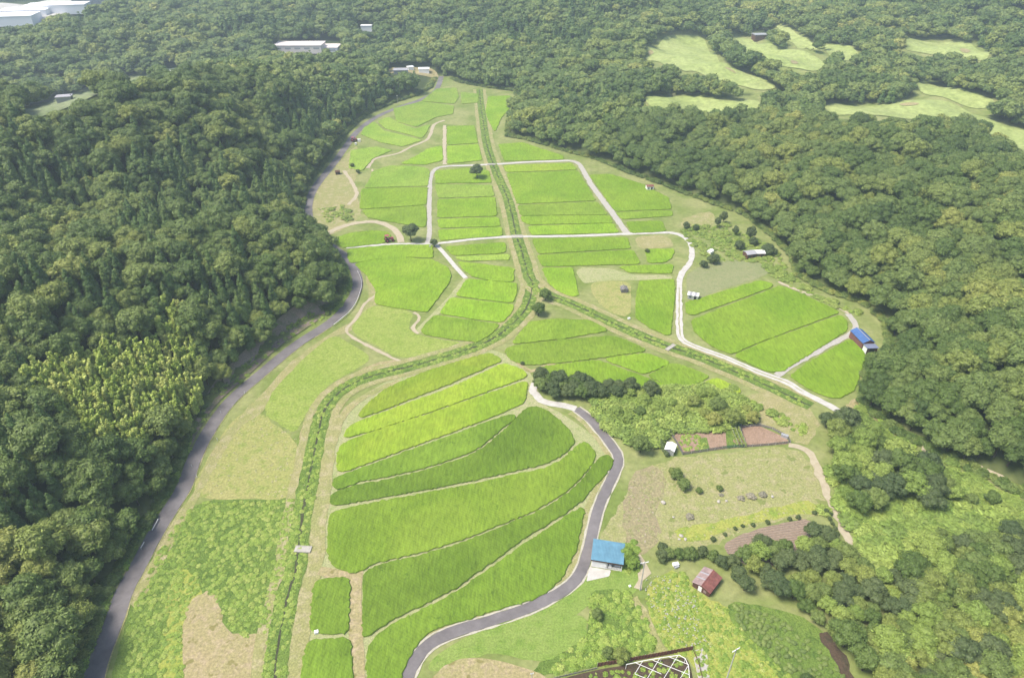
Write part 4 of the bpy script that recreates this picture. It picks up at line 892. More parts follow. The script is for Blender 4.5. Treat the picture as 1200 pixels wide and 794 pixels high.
# poles
def pole(px, py, top, label, arms=2.2, name='utility_pole', r=.16, ang=.2):
    X_, Y_ = at(px, py); h = height_for(px, py, top); print('pole', h)
    t = empty(name, (X_, Y_, 0), ang, label, 'pole'); b = MB(); b.tube((0, 0, -.5), (0, 0, h), r, r*.65, 10); b.obj('shaft', M_POLE, t)
    b = MB(); b.box((0, 0, h-.25), (arms, .14, .14)); b.obj('crossarm', M_WHITE, t)
    for sx in (-.42, .42):
        b = MB(); b.tube((sx*arms, 0, h-.18), (sx*arms, 0, h+.12), .07, .05, 6); b.obj('insulator', M_WHITE, t)
pole(750, 691, 658, 'white concrete pole with short crossarm standing right of the blue roofed garage', .0+2.0)
pole(846, 812, 760, 'white concrete pole with crossarm in the yellow weeds beside the tea rows', 2.0, ang=.5)
pole(623, 803, 788, 'short pale post at the bottom edge by the round straw patch', .7, 'short_post', .12)
pole(466, 121, 112, 'thin far pole on the wood side of the asphalt road near its end', 1.2, r=.12)
# guard rails
def rail(name, pp, label, h=.75, posts=2.0, off=0):
    P = catmull(world(pp), 1.2); t = empty(name, (P[0][0], P[0][1], .1), 0, label, 'guard rail'); o = np.array(P[0]); b = MB()
    for a_, c_ in zip(P[:-1], P[1:]):
        a_, c_ = a_-o, c_-o; b.plate([(a_[0], a_[1], h), (c_[0], c_[1], h), (c_[0], c_[1], h-.32), (a_[0], a_[1], h-.32)], .06)
        b.plate([(a_[0], a_[1], h), (c_[0], c_[1], h), (c_[0]+.16, c_[1]-.1, h), (a_[0]+.16, a_[1]-.1, h)], .05)
    b.obj('beam', M_WHITE, t)
    k = 0; acc = 9
    for a_, c_ in zip(P[:-1], P[1:]):
        if acc >= posts:
            b = MB(); q = a_-o; b.tube((q[0], q[1], -.2), (q[0], q[1], h), .06, n=6); b.obj('post', M_METAL, t); acc = 0
        acc += np.linalg.norm(c_-a_)
rail('guard_rail', [(391,382),(400,375),(410,366),(417,356),(421,346),(423.5,337),(423,328),(419,319)], 'long white guard rail along the outer edge of the road bend')
rail('guard_rail', [(166,644),(170,637)], 'short white guard rail piece at the wood side of the near road', 0.9, 1.4)
rail('guard_rail', [(179,622),(186,609)], 'thin white rail at the wood side just above the short piece', .6)
for k, (x, y) in enumerate(((287,461),(259,484),(255,516),(231,559),(225,547))):
    X_, Y_ = at(x, y); t = empty('delineator_post', (X_, Y_, .02), 0, ['white road marker post, farthest of five beside the asphalt road','white road marker post second from the far end beside the asphalt road','white road marker post, middle of five on the road edge','white road marker post nearest the straw coloured verge','white road marker post between the verge corner and mid road'][k], 'marker post', 'marker posts of the asphalt road')
    b = MB(); b.tube((0, 0, 0), (0, 0, .9), .09, .08, 8); b.obj('stem', M_WHITE, t); b = MB(); b.box((0, 0, .98), (.22, .1, .16)); b.obj('reflector', M_METAL, t)
# culvert bridges
def bridge(px, py, ang, L, W_, label, rails=True, mat=None):
    X_, Y_ = at(px, py, .3); t = empty('culvert_bridge', (X_, Y_, 0), ang, label, 'bridge'); mat = mat or M_GRAV
    b = MB(); b.box((0, 0, .24), (L, W_, .24)); b.obj('deck', mat, t)
    for s in (-1, 1):
        b = MB(); b.box((0, s*(W_/2-.08), .42), (L, .14, .12)); b.obj('kerb', mat, t)
        b = MB(); b.box((s*(L/2-.2), 0, .06), (.4, W_-.1, .2)); b.obj('abutment', mat, t)
bridge(355, 643, -.05, 4.2, 2.0, 'short grey concrete slab bridge over the weedy ditch left of the fan paddies')
bridge(606, 277, .05, 5.5, 3.0, 'concrete culvert carrying the lane over the central channel')
bridge(576, 192.5, .0, 5, 2.2, 'pale culvert of the upper crossing lane near the solitary tree')
bridge(786, 406.5, .75, 5.0, 1.5, 'narrow pale footbridge beside the white lane junction')
# small boxes, stones and gear
def box_thing(px, py, d, ang, mat, name, label, cat, lid=None):
    X_, Y_ = at(px, py); t = empty(name, (X_, Y_, .05), ang, label, cat); b = MB(); b.box((0, 0, d[2]/2), d, top=(.94, .94)); b.obj('body', mat, t)
    b = MB(); b.box((0, 0, d[2]+.03), (d[0]*1.05, d[1]*1.05, .07)); b.obj('lid', lid or mat, t); return t
box_thing(791.5, 662, (1.5, .9, .6), .2, M_WHITE, 'storage_box', 'white lidded box at the edge of the dark hedge behind the red shed', 'box')
box_thing(793, 665, (1.2, .4, .4), .45, M_METAL, 'water_trough', 'low grey white trough in front of the white lidded box', 'trough')
box_thing(371, 741, (.9, .7, .5), .3, M_WHITE, 'sluice_box', 'small white sluice box between the two little rectangular paddies', 'sluice box')
box_thing(737, 374, (.9, .7, .6), .3, M_WHITE, 'pump_box', 'small white pump box at the lower tip of the yellow triangular meadow', 'pump box')
box_thing(1001, 655, (1.4, 1.8, 1.1), .3, M_SLATE, 'tool_locker', 'grey tool locker beside the dirt track at the thicket edge', 'locker', M_GREYR)
box_thing(919, 512, (2.0, .9, .9), -.5, M_METAL, 'garden_trolley', 'pale boxy garden trolley at the right corner of the fenced plot', 'trolley')
box_thing(738, 687, (.5, .5, .3), .3, M_WHITE, 'bucket', 'tiny white bucket near the pole below the blue roofed garage', 'bucket')
box_thing(504, 290, (.7, .5, .9), .1, M_METAL, 'valve_box', 'small grey valve box at the lane junction by the round tree', 'valve box')
def rock(px, py, r, label, mat, group=None):
    X_, Y_ = at(px, py); v = ICO_V*np.array([r, r*.8, r*.55])*(1+rng.normal(0, .09, (len(ICO_V), 1))); v[:, 2] += r*.3
    o = make_obj('stone', v, ICO_F, mat); o.location = (X_, Y_, .05); o.rotation_euler[2] = rng.uniform(0, 3); tag(o, label, 'stone', group)
M_STONE = flat_mat('pale_stone', (.62, .57, .50), .85, .2, 2)
for k, (x, y, r) in enumerate([(777,589,.75),(798,628,.6),(803,632,.5),(796,632,.4),(842,588,.6),(851,587,.45),(905,582,.5),(789,606,.35)]):
    rock(x, y, r, ['big pale stone alone on the brown rough ground','pale stone, left one of the trio at the thicket edge','pale stone, right one of the trio at the thicket edge','smallest pale stone of the trio at the thicket edge','pale stone left in the yellow weeds by the grey brush','pale stone right in the yellow weeds by the grey brush','pale stone at the right end of the yellow weed strip','little stone by the grey brush in the brown ground'][k], M_STONE)
# red tractor by the oval paddy and the parked things by the far road
def tractor(px, py, ang, label, body, s=1.0, name='tractor'):
    X_, Y_ = at(px, py); t = empty(name, (X_, Y_, .08), ang, label, 'tractor'); t.scale = (s, s, s)
    b = MB(); b.box((.75, 0, .95), (1.5, .75, .65), top=(.9, .85)); b.box((-.5, 0, .85), (1.1, .95, .5)); b.obj('body', body, t)
    for x, r in ((-.65, .62), (1.15, .38)):
        for sy in (-1, 1):
            b = MB(); b.tube((x, sy*.5, r), (x, sy*.85, r), r, r, 14); w_ = b.obj('wheel', M_DARK, t); b = MB(); b.tube((x, sy*.86, r), (x, sy*.89, r), r*.5, r*.4, 10); h_ = b.obj('rim', body, w_)
    b = MB(); b.box((-.6, 0, 1.25), (.5, .5, .12)); b.box((-.85, 0, 1.5), (.1, .5, .5)); b.obj('seat', M_DARK, t)
    b = MB(); b.box((-.55, 0, 2.15), (1.3, 1.1, .08))
    for sx, sy in ((-1.1, .5), (-1.1, -.5), (0, .5), (0, -.5)): b.tube((sx, sy, 1.0), (sx, sy, 2.12), .04, n=5)
    b.obj('canopy', body, t); b = MB(); b.tube((.7, .2, 1.3), (.7, .2, 1.9), .05, n=6); b.obj('exhaust', M_DARK, t)
M_PINK = flat_mat('faded_crimson', (.52, .10, .16), .5, .15)
tractor(456, 283, .4, 'small faded red tractor on the bare bank beside the oval paddy', M_PINK, 1.5)
tractor(415, 166, .9, 'small red machine parked at the edge of the far asphalt road', M_PINK, 1.4)
box_thing(421, 166, (1.8, 1.6, 1.5), .2, M_WHITE, 'feed_bin', 'larger white bin beside the red machine by the far road', 'bin')
box_thing(417, 169.5, (1.2, 1.1, 1.1), .2, M_WHITE, 'feed_bin', 'smaller white bin in front of the red machine by the far road', 'bin')
# garden fence
def netfence(pp, label, mat, h=1.2, z=0):
    P = densify([np.array(q) for q in world(pp)], 2.2, False); o = P[0]; t = empty('net_fence', (o[0], o[1], 0), 0, label, 'fence')
    for q in P: q_ = q-o; b = MB(); b.tube((q_[0], q_[1], -.1), (q_[0], q_[1], h+.1), .05, n=5); b.obj('post', M_METAL, t)
    b = MB()
    for a_, c_ in zip(P[:-1], P[1:]):
        a_, c_ = a_-o, c_-o; b.plate([(a_[0], a_[1], .05), (c_[0], c_[1], .05), (c_[0], c_[1], h), (a_[0], a_[1], h)], .02)
    b.obj('net', mat, t)
netfence([(800,533),(820,530),(846,526)], 'grey net fence along the near side of the vegetable garden', M_NETG)
netfence([(846,526),(860,524.5),(872,524)], 'green net fence in the middle of the near garden side', M_NET)
netfence([(872,524),(900,522),(926,519),(922,512),(905,503),(890,499),(868,501),(872,524)], 'net fence around the bare soil plot at the garden right', M_NETG, 1.0)
netfence([(786,509),(793,520),(800,533)], 'net fence at the left end of the vegetable garden', M_NETG)
netfence([(788,507),(830,504),(850,502),(868,500)], 'green net fence behind the vegetable beds', M_NET)
for k in range(3):
    x = 856+k*4.5
    P0 = at(x, 503); P1 = at(x+8, 523); t = empty('bean_trellis', (P0[0], P0[1], .03), 0, ['bean trellis, left row of three in the garden','bean trellis, middle row of three in the garden','bean trellis, right row of three in the garden'][k], 'trellis', 'bean trellises'); dx, dy = P1[0]-P0[0], P1[1]-P0[1]
    b = MB()
    for j in range(9): q = j/8; b.tube((dx*q-.25, dy*q, 0), (dx*q, dy*q, 1.5), .03, n=5); b.tube((dx*q+.25, dy*q, 0), (dx*q, dy*q, 1.5), .03, n=5)
    b.tube((0, 0, 1.5), (dx, dy, 1.5), .03, n=5); b.obj('frame', M_METAL, t)
    v, f, tn = foliage([(dx*q, dy*q, .75, .35, 1.0, .7) for q in np.linspace(.05, .95, 7)], 420, .25, 60+k, core=.5); make_obj('vines', v, f, LK, t, tone=tn)
# red brown sheet fence and pipe frame at the bottom edge
def sheetfence(pp, label, mat, h=1.3, name='sheet_fence'):
    P = densify([np.array(q) for q in world(pp)], .35, False); o = P[0]; t = empty(name, (o[0], o[1], 0), 0, label, 'fence'); b = MB()
    for i, (a_, c_) in enumerate(zip(P[:-1], P[1:])):
        s_ = .05 if i % 2 else -.05; a_, c_ = a_-o, c_-o; b.plate([(a_[0], a_[1]+s_, .0), (c_[0], c_[1]-s_, .0), (c_[0], c_[1]-s_, h+.03*(i % 3)), (a_[0], a_[1]+s_, h)], .04)
    b.obj('panel', mat, t)
    for i in range(0, len(P), 6): q = P[i]-o; b = MB(); b.tube((q[0], q[1]+.12, 0), (q[0], q[1]+.12, h+.1), .05, n=5); b.obj('post', M_METAL, t)
sheetfence([(700,781),(730,776),(770,769),(812,761)], 'rust brown corrugated sheet fence behind the white pipe frame', flat_mat('rust_sheet', (.25, .10, .075), .8, .35, 1.5), 1.5)
sheetfence([(640,797),(670,790),(700,783)], 'weathered grey board fence left of the rust brown one', flat_mat('grey_boards', (.38, .36, .28), .85, .3, 1.5), .5, 'board_fence')
sheetfence([(812,762),(818,775),(824,800)], 'dark board edging beside the grey concrete pad', M_BROWNW, .5, 'board_edging')
P0 = np.array(at(734, 780)); t = empty('pipe_frame', (P0[0], P0[1], 0), 0, 'white pipe greenhouse frame over garden rows at the bottom edge', 'greenhouse frame'); H_ = 1.8
def q3(x, y, z=H_): X_, Y_ = at(x, y, z); return (X_-P0[0], Y_-P0[1], z)
PERIM = [(734,778),(752,774),(775,770),(796,767),(803,771),(807,780),(808,795),(808,812)]
for a_, c_ in zip(PERIM[:-1], PERIM[1:]):
    b = MB(); b.tube(q3(*a_), q3(*c_), .07, n=6); b.obj('rim_pipe', M_WHITE, t)
for a_, c_ in (((744,789),(753,774)), ((755,800),(773,771)), ((772,804),(794,768)), ((790,806),(806,780)), ((745,776),(775,789)), ((765,773),(808,790)), ((744,789),(800,812)), ((784,769),(807,778))):
    b = MB(); b.tube(q3(*a_), q3(*c_), .055, n=6); b.obj('cross_pipe', M_WHITE, t)
for a_ in PERIM[::2]+[(755,800)]:
    b = MB(); q = q3(*a_); b.tube((q[0], q[1], 0), q, .06, n=6); b.obj('leg', M_WHITE, t)
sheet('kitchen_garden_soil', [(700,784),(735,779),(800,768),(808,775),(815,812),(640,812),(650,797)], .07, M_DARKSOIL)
# ---------------------------------------------------------------- single trees, bushes, hedges
def tree_px(kind, v, px, py, s, label, mat=None, cat='tree', name=None, group=None, sz=None):
    X_, Y_, z = hit(px, py); z -= 2.1*s if cat != 'tree' else (1.1*s if s < 1.0 else 0); place(kind, v, X_, Y_, z-.1, rng.uniform(0, 6), (s, s, sz or s), label, cat, group, name, mat)
tree_px('broadleaf_tree', 0, 559, 209, 1.15, 'solitary dark round tree beside the white crossing lane', LD, sz=.95)
tree_px('broadleaf_tree', 3, 482, 283, 1.15, 'lone round tree with visible trunk left of the gravel lane', LD, sz=1.05)
tree_px('broadleaf_tree', 1, 509, 289, .55, 'little round tree at the lane junction right of the lone tree', LD)
tree_px('broadleaf_tree', 4, 639, 352, .72, 'upper one of two soft green bushes at the channel fork')
tree_px('broadleaf_tree', 2, 631, 370, .78, 'lower one of two soft green bushes at the channel fork')
for i, (x, y, s, lb) in enumerate([(633,452,.85,'dark tree at the left end of the clump beside the white ramp'),(655,455,.95,'tallest dark tree in the clump beside the white ramp'),(646,462,.7,'low dark tree at the front of the clump by the white ramp'),(672,462,.75,'dark tree in the middle of the clump beside the white ramp'),(690,464,.75,'dark tree at the right end of the clump by the white ramp'),(725,462,.7,'dark round tree between the clump and the light green thicket'),(762,464,.8,'dark bushy tree at the top edge of the light green thicket')]):
    tree_px('broadleaf_tree', i % 6, x, y, s, lb, LD)
for i, (x, y, s, lb) in enumerate([(838,483,.8,'green tree at the back right of the light green thicket'),(812,478,.7,'green tree at the back middle of the light green thicket'),(858,498,.8,'broad green tree above the vegetable garden'),(835,498,.65,'green tree at the left of the broad one above the garden'),(880,495,.6,'low green bush at the right end of the thicket'),(750,530,.85,'dark green bush beside the lower road bend left of the garden hut')]):
    tree_px('broadleaf_tree', (i+2) % 6, x, y, s, lb)
for i, (x, y, s, lb) in enumerate([(986,508,1.15,'dark rounded tree at the wood corner below the end of the white lane'),(968,500,.75,'small dark tree left of the dark rounded corner tree'),(1010,530,1.0,'green tree draped in vines right of the dirt track'),(1000,552,.8,'pale green vine covered tree beside the dirt track'),(1045,545,1.1,'tall vine draped tree in the middle of the right thicket'),(1080,558,1.0,'dark leaved tree at the top of the right thicket'),(1105,580,.8,'green tree left of the far right dirt track'),(1135,590,.5,'low green tree beside the far right dirt track'),(1030,565,.95,'pale vine covered tree among the right thicket trees'),(1160,590,.6,'small bush tree near the far right dirt track'),(1100,630,.45,'low bush in the middle of the kudzu slope'),(992,585,.55,'vine covered bush at the lower end of the dirt track bend')]):
    tree_px('broadleaf_tree', i % 6, x, y, s, lb, LD if i in (0, 1, 5) else (LK if i in (2, 3, 4, 8, 11) else None))
for i, (x, y, s, lb) in enumerate([(840,267,.8,'dark slim tree at the orange weedy patch'),(847,262,.9,'dark slim tree right beside the one at the orange patch'),(861,277,.75,'small dark slim tree between the two bigger ones'),(878,283,1.1,'largest dark slim tree above the grey roofed sheds')]):
    tree_px('broadleaf_tree', (i+1) % 6, x, y, s*.62, lb, LD, sz=s*.95)
for i, (x, y, s, lb) in enumerate([(804,268,.55,'dark bush right of the concrete lane corner'),(815,270,.5,'dark bush behind the polytunnel thicket'),(836,309,.75,'dark bush above the fallow field'),(824,313,.55,'dark low bush at the left above the fallow field'),(866,292,.7,'dark tree left behind the grey roofed sheds'),(900,298,.8,'dark tree right behind the grey roofed sheds'),(882,287,.6,'dark tree directly behind the grey roofed sheds'),(420,203,.4,'dark bush on the tan bank by the far road'),(413,196,.4,'small dark bush above the one on the tan bank'),(758,296,.35,'tiny dark bush by the small bend paddy'),(612,427,.22,'tiny dark shrub at the corner of the long paddy')]):
    tree_px('broadleaf_tree', i % 6, x, y, s, lb, LD, cat='bush', name='bush')
for i, (x, y, s, lb) in enumerate([(735,656,.62,'bright green bush right behind the blue roofed garage'),(742,663,.5,'bright green bush at the right corner of the blue roofed garage'),(700,722,.4,'grey green bush in the weeds below the garage'),(727,772,.55,'grey green bush above the rust brown fence'),(712,768,.4,'small bush left of the grey green one above the fence')]):
    tree_px('broadleaf_tree', i % 6, x, y, s, lb, LW if i < 2 else None, cat='bush', name='bush')
for i, (x, y, s, lb) in enumerate([(793,560,.5,'leafy bush at the top of the group on the dry field'),(800,572,.55,'leafy bush in the middle of the group on the dry field'),(787,555,.35,'small leafy bush left at the top of the dry field group'),(819,577,.3,'small dark bush right of the group on the dry field'),(843,574,.28,'single small dark bush in the middle of the dry field'),(1001,812,.4,'round clipped bush at the bottom edge by the tea rows')]):
    tree_px('broadleaf_tree', i % 6, x, y, s, lb, None, cat='bush', name='bush')
tree_px('broadleaf_tree', 0, 945, 800, .42, 'round glossy bush at the bottom edge below the tea rows', None, cat='bush', name='bush')
M_GREYBR = leaf_mat('grey_brush', [(0, (.28, .27, .19)), (1, (.42, .38, .28))])
for i, (x, y, s, lb) in enumerate([(868,584,.3,'grey leafless brush, left in the dry field strip'),(880,582,.38,'grey leafless brush, middle of the dry field strip'),(893,580,.34,'grey leafless brush, right of the dry field strip'),(808,606,.35,'grey leafless brush in the brown rough ground'),(845,580,.2,'small grey brush beside the pale stones')]):
    tree_px('broadleaf_tree', i % 6, x, y, s, lb, M_GREYBR, cat='brush', name='brush', sz=s*.6)
# lower right wood: dark and light bushy trees standing close
TRACK_W = catmull(world([(924,521),(944,527),(953,537),(961,556),(970,580),(977,598),(992,628),(1015,662)]), 2.0)
def off_track(a, b, k): return seg_dist(TRACK_W, a, b, closed=False) > k
for zone, sp, lo_, hi_, lb, grp in (([(700,468),(740,462),(800,460),(868,468),(878,488),(850,492),(800,494),(760,505),(735,502),(712,488)], 5.2, .32, .62, 'light green leafy tree in the irregular thicket beside the lower road bend', 'trees of the light green thicket'), ([(628,446),(650,444),(700,456),(740,458),(735,466),(700,470),(655,470),(634,460)], 3.6, .55, .85, 'dark leafy tree filling the clump by the white ramp', 'dark trees of the clump by the white ramp'), ([(962,530),(985,505),(1010,505),(1045,527),(1085,560),(1120,590),(1100,596),(1060,596),(985,600)], 5.0, .75, 1.15, 'vine draped tree in the belt between the dirt tracks at right', 'trees of the belt between the dirt tracks'),):
    a, b_ = grid_pts(-10, 260, 60, 260, sp); q1, q2, _ = project(a, b_, 0); k = inside(zone, q1, q2) & off_track(a, b_, 5)
    for x, y in zip(a[k], b_[k]):
        s = rng.uniform(lo_, hi_); place('broadleaf_tree', int(rng.integers(6)), x, y, -.4, rng.uniform(0, 6), (s, s, s*.9), lb, 'tree', grp, name='thicket_tree', crown_mat=([LD, LD, None, LD] if 'dark leafy' in lb else [LK, None, LK, LK] if 'thicket' in lb else [LK, None, LD, None])[int(rng.integers(4))])
LR = [(860,700),(855,672),(880,655),(915,642),(950,632),(985,640),(1005,665),(1030,680),(1060,672),(1085,652),(1110,640),(1150,645),(1200,632),(1260,620),(1300,900),(1040,900),(1012,812),(990,765),(960,738),(930,722),(895,712)]
a, b_ = grid_pts(-10, 220, 20, 160, 3.9); q1, q2, _ = project(a, b_, 0)
k = inside(LR, q1, q2+6) & (q1 < 1290) & off_track(a, b_-2.5, 3.2)
for x, y, u, w in zip(a[k], b_[k], q1[k], q2[k]):
    dk = u < 1060 and w < 745
    s = rng.uniform(.5, .78) if dk else rng.uniform(.62, 1.05)
    mt = LD if rng.random() < (.4 if dk else .25) else (LK if rng.random() < .2 else None)
    z = float(hfun(np.array([x]), np.array([y]))[0])
    place('broadleaf_tree', int(rng.integers(6)), x, y, z-.2, rng.uniform(0, 6), (s, s, s*rng.uniform(.75, 1)), 'low crowded leafy tree in the thicket between red shed and soil field' if dk else 'crowded leafy tree in the bottom right corner wood', 'tree', 'low trees of the dark thicket' if dk else 'trees of the bottom right wood', name='thicket_tree', crown_mat=mt)
for x, y, s in ((775,655,.5),(783,652,.45),(795,652,.45),(808,652,.48),(822,650,.45),(835,655,.45),(845,662,.5),(775,645,.4),(857,662,.55),(864,680,.5)):
    tree_px('broadleaf_tree', int(rng.integers(6)), x, y, s, 'low leafy bush of the dark hedge curving behind the red shed', LD if rng.random() < .4 else None, 'bush', 'hedge_bush', 'bushes of the hedge behind the red shed')
for x, y, s in [(835,633,.22),(849,627,.16),(861,620,.17),(870,617,.15),(882,616,.18),(899,613,.2),(925,609,.18),(935,607,.2),(954,602,.2),(967,600,.22)]:
    tree_px('broadleaf_tree', int(rng.integers(6)), x, y, s, 'small dark clipped bush in the row along the top of the soil field', LD, 'bush', 'row_bush', 'row of small bushes above the soil field')
for x, y in [(972,609),(975,614),(978,620),(981,626),(973,603)]:
    tree_px('broadleaf_tree', int(rng.integers(6)), x, y, .17, 'small bush in the short row beside the dirt track', LD, 'bush', 'row_bush', 'row of small bushes beside the dirt track')
# garden hedges beside the hut
for pp, lb in (([(771,513),(776,524),(781,534)], 'dark clipped hedge left of the garden hut'), ([(772,510),(785,508)], 'dark clipped hedge behind the garden hut')):
    P = densify([np.array(q) for q in world(pp)], .8, False); o = P[0]
    v, f, tn = foliage([(*(q-o), .8, .75, .75, .9) for q in P], 900, .25, 91, core=.85); ob = make_obj('hedge', v, f, LD, tone=tn); ob.location = (o[0], o[1], 0); tag(ob, lb, 'hedge')
# tea rows
v, f, tn = foliage([(0, 0, .35, .72, .72, .5), (.3, .1, .4, .5, .5, .4), (-.3, -.1, .38, .5, .5, .42)], 420, .17, 77, core=.92, up=.6, rnd=.35)
tea = make_obj('tea_bush', v, f, LT, tone=tn); first = True; cnt = 0
TEA = [(856,708),(885,709),(930,722),(962,740),(982,765),(998,806),(960,806),(925,790),(890,758),(862,728)]
gx, gy = grid_pts(20, 90, 40, 130, 1.0)
for r_ in range(8):
    for s_ in range(19):
        u = s_/18; w = r_/7
        a0 = np.array([862+125*u, 711+14*u+68*u*u]); b0 = np.array([866+70*u, 732+66*u]); q = a0*(1-w)+b0*w+rng.normal(0, .8, 2)
        if rng.random() < .28 or not inside(TEA, np.array([q[0]]), np.array([q[1]]))[0]: continue
        X_, Y_ = at(*q); o = tea if first else tea.copy(); 
        if not first: COL.objects.link(o)
        first = False; s = rng.uniform(.5, .8)
        o.location = (X_, Y_, 0); o.rotation_euler = (0, 0, rng.uniform(0, 6)); o.scale = (s*rng.uniform(1, 1.3), s, s*rng.uniform(.8, 1.1)); tag(o, 'rounded clipped tea bush in the curved rows at the lower right', 'tea bush', 'tea bushes in curved rows'); cnt += 1
print('tea', cnt)
# ---------------------------------------------------------------- weeds and thickets (uncountable)
def tuft(name, n, R, H, leaf, mat, seed):
    v, f, t_ = foliage([(0, 0, H*.3, R, R, H*.7)], n, leaf, seed, core=.5, up=1.0, rnd=.5, elong=2.0, minz=.1); o = make_obj(name, v, f, mat, tone=t_); COL.objects.unlink(o); return o
W1 = [tuft('weed_clump_%d' % i, 110, .7, .42, .28, LW, i) for i in range(3)]
K1 = [tuft('vine_mound_%d' % i, 300, 1.4, .95, .42, LK, 20+i) for i in range(3)]
Y1 = [tuft('yellow_clump_%d' % i, 90, .6, .4, .26, LY, 40+i) for i in range(2)]
F1 = tuft('flower_clump', 9, .5, .5, .16, flat_mat('cream_flowers', (.62, .62, .50), .8, .2), 55)
D1 = [tuft('straw_tuft_%d' % i, 30, .4, .16, .24, leaf_mat('straw_leaves', [(0, (.30, .33, .12)), (1, (.50, .46, .24))]), 60+i) for i in range(2)]
def chan_pts(CHN, half, dens):
    P = np.array(catmull(world(CHN), 1.0)); out = []
    for i in range(len(P)-1):
        T_ = P[i+1]-P[i]; L_ = np.linalg.norm(T_)+1e-9; Nn = np.array([-T_[1], T_[0]])/L_
        for _ in range(rng.poisson(L_*2*half*dens)): 
            o_ = rng.uniform(-half, half)
            if abs(o_) < .5 and rng.random() < .75: continue
            if math.sin(i*.11+2*math.sin(i*.037)+(1 if o_ > 0 else 3)) < -.25 and rng.random() < .6: continue
            out.append(P[i]+T_*rng.random()+Nn*o_)
    return np.array(out)
def scatter(name, q, protos, smin, smax, label, cat, zs=1.0, zoff=0.0):
    z = hfun(q[:, 0], q[:, 1])+zoff; s = rng.uniform(smin, smax, len(q)); sc = np.stack([s, s, s*zs*rng.uniform(.7, 1.2, len(q))], 1)
    print(name, len(q)); return instancer(name, np.column_stack([q, z]), sc, rng.uniform(0, 6.28, len(q)), rng.integers(0, len(protos), len(q)), protos, label, cat)
scatter('channel_weeds', np.vstack([chan_pts(CH1, 1.9, 1.3), chan_pts(CH2, 2.3, 1.4)]), W1, .35, 1.05, 'tall green weeds lining both banks of the narrow channels', 'weeds', .8)
MEAD = [(150,800),(150,740),(165,690),(190,640),(212,604),(240,588),(343,586),(350,605),(345,640),(337,690),(328,738),(290,746),(265,734),(254,702),(240,690),(222,700),(214,740),(214,800)]
scatter('meadow_undergrowth', rand_in(MEAD, 1.1), W1, .4, .95, 'lush rough green weeds filling the meadow between road and ditch', 'weeds', .7)
scatter('lower_undergrowth', np.vstack([rand_in([(692,695),(735,692),(762,732),(768,764),(720,778),(640,790),(660,768),(690,745)], 1.0), rand_in([(716,640),(748,632),(752,668),(735,676)], .8)]), W1, .6, 1.3, 'leafy green weeds between the garage and the rust brown fence', 'weeds', .9)
scatter('yellow_undergrowth', rand_in([(754,702),(772,674),(800,670),(822,702),(850,710),(862,730),(890,760),(925,792),(960,812),(822,812),(814,770),(782,762)], 2.0), Y1+[W1[0], W1[1]], .35, .85, 'yellow green flowering weeds on the slope left of the tea rows', 'weeds', .9)
scatter('white_flowers', rand_in([(752,680),(775,672),(815,700),(822,740),(835,762),(800,762),(770,730)], 1.2), [F1], .25, .7, 'cream white wild flowers in the yellow green weeds below the red shed', 'flowers', .9, .2)
THICK = [(693,465),(730,460),(770,458),(820,456),(870,466),(880,490),(850,501),(790,506),(765,520),(740,518),(715,505),(700,485)]
scatter('vine_thicket', rand_in(THICK, .5), K1, .8, 2.1, 'light green vine covered thicket beside the lower road bend', 'thicket', 1.2)
KZ = [(962,600),(975,560),(1000,520),(1040,520),(1090,545),(1140,565),(1200,592),(1260,615),(1260,700),(1190,690),(1120,668),(1060,700),(1015,678),(985,625)]
KP = rand_in(KZ, .42); KP = KP[off_track(KP[:, 0], KP[:, 1], 2.6)]
scatter('vine_slope', KP, K1+K1+[W1[0]], .5, 2.3, 'light green vines blanketing the open slope right of the dirt track', 'vines', .8)
scatter('wood_edge_brush', np.vstack([rand_in([(798,268),(850,262),(905,290),(925,318),(960,346),(1005,365),(1035,385),(1015,372),(955,352),(905,324),(890,306),(830,306),(812,290)], .35), rand_in([(855,450),(875,466),(925,490),(948,500),(940,512),(900,485),(870,470)], .3), rand_in([(1008,472),(1060,505),(1120,545),(1200,583),(1200,604),(1120,566),(1040,525),(1000,492)], .5), rand_in([(372,245),(400,240),(416,252),(410,262),(385,262)], .25)]), W1+[K1[0]], .6, 1.4, 'rough brush along the foot of the right wood', 'brush')
scatter('bank_brush', np.array([hit(x, y)[:2] for x, y in rng.uniform([205, 360], [405, 600], (9000, 2)) if inside(BANK+[(216,530)], np.array([x]), np.array([y]))[0]][:160]+[list(p) for p in []]), W1, .6, 1.3, 'scrubby weeds on the earth bank above the asphalt road', 'weeds')
SK = [tuft('skirt_mound_%d' % i, 320, 1.3, 1.5, .38, LF, 80+i) for i in range(3)]
q = np.array(densify([w_ for w_ in FW], .55)); q = np.vstack([q+rng.normal(0, 1.6, q.shape) for _ in range(3)]); dq = seg_dist(FW, q[:, 0], q[:, 1]); px_, py_, _t = project(q[:, 0], q[:, 1], 1.5)
ko = ~inside(FW, q[:, 0], q[:, 1]) & (dq < 4.5) & (dq > .5) & (px_ > -20) & (px_ < 1230) & (py_ > 90) & (py_ < 810) & ~inside(BANK, px_, py_)
scatter('wood_skirt', q[ko], SK, .5, 1.3, 'low leafy growth along the foot of the woods on both sides of the valley', 'undergrowth')
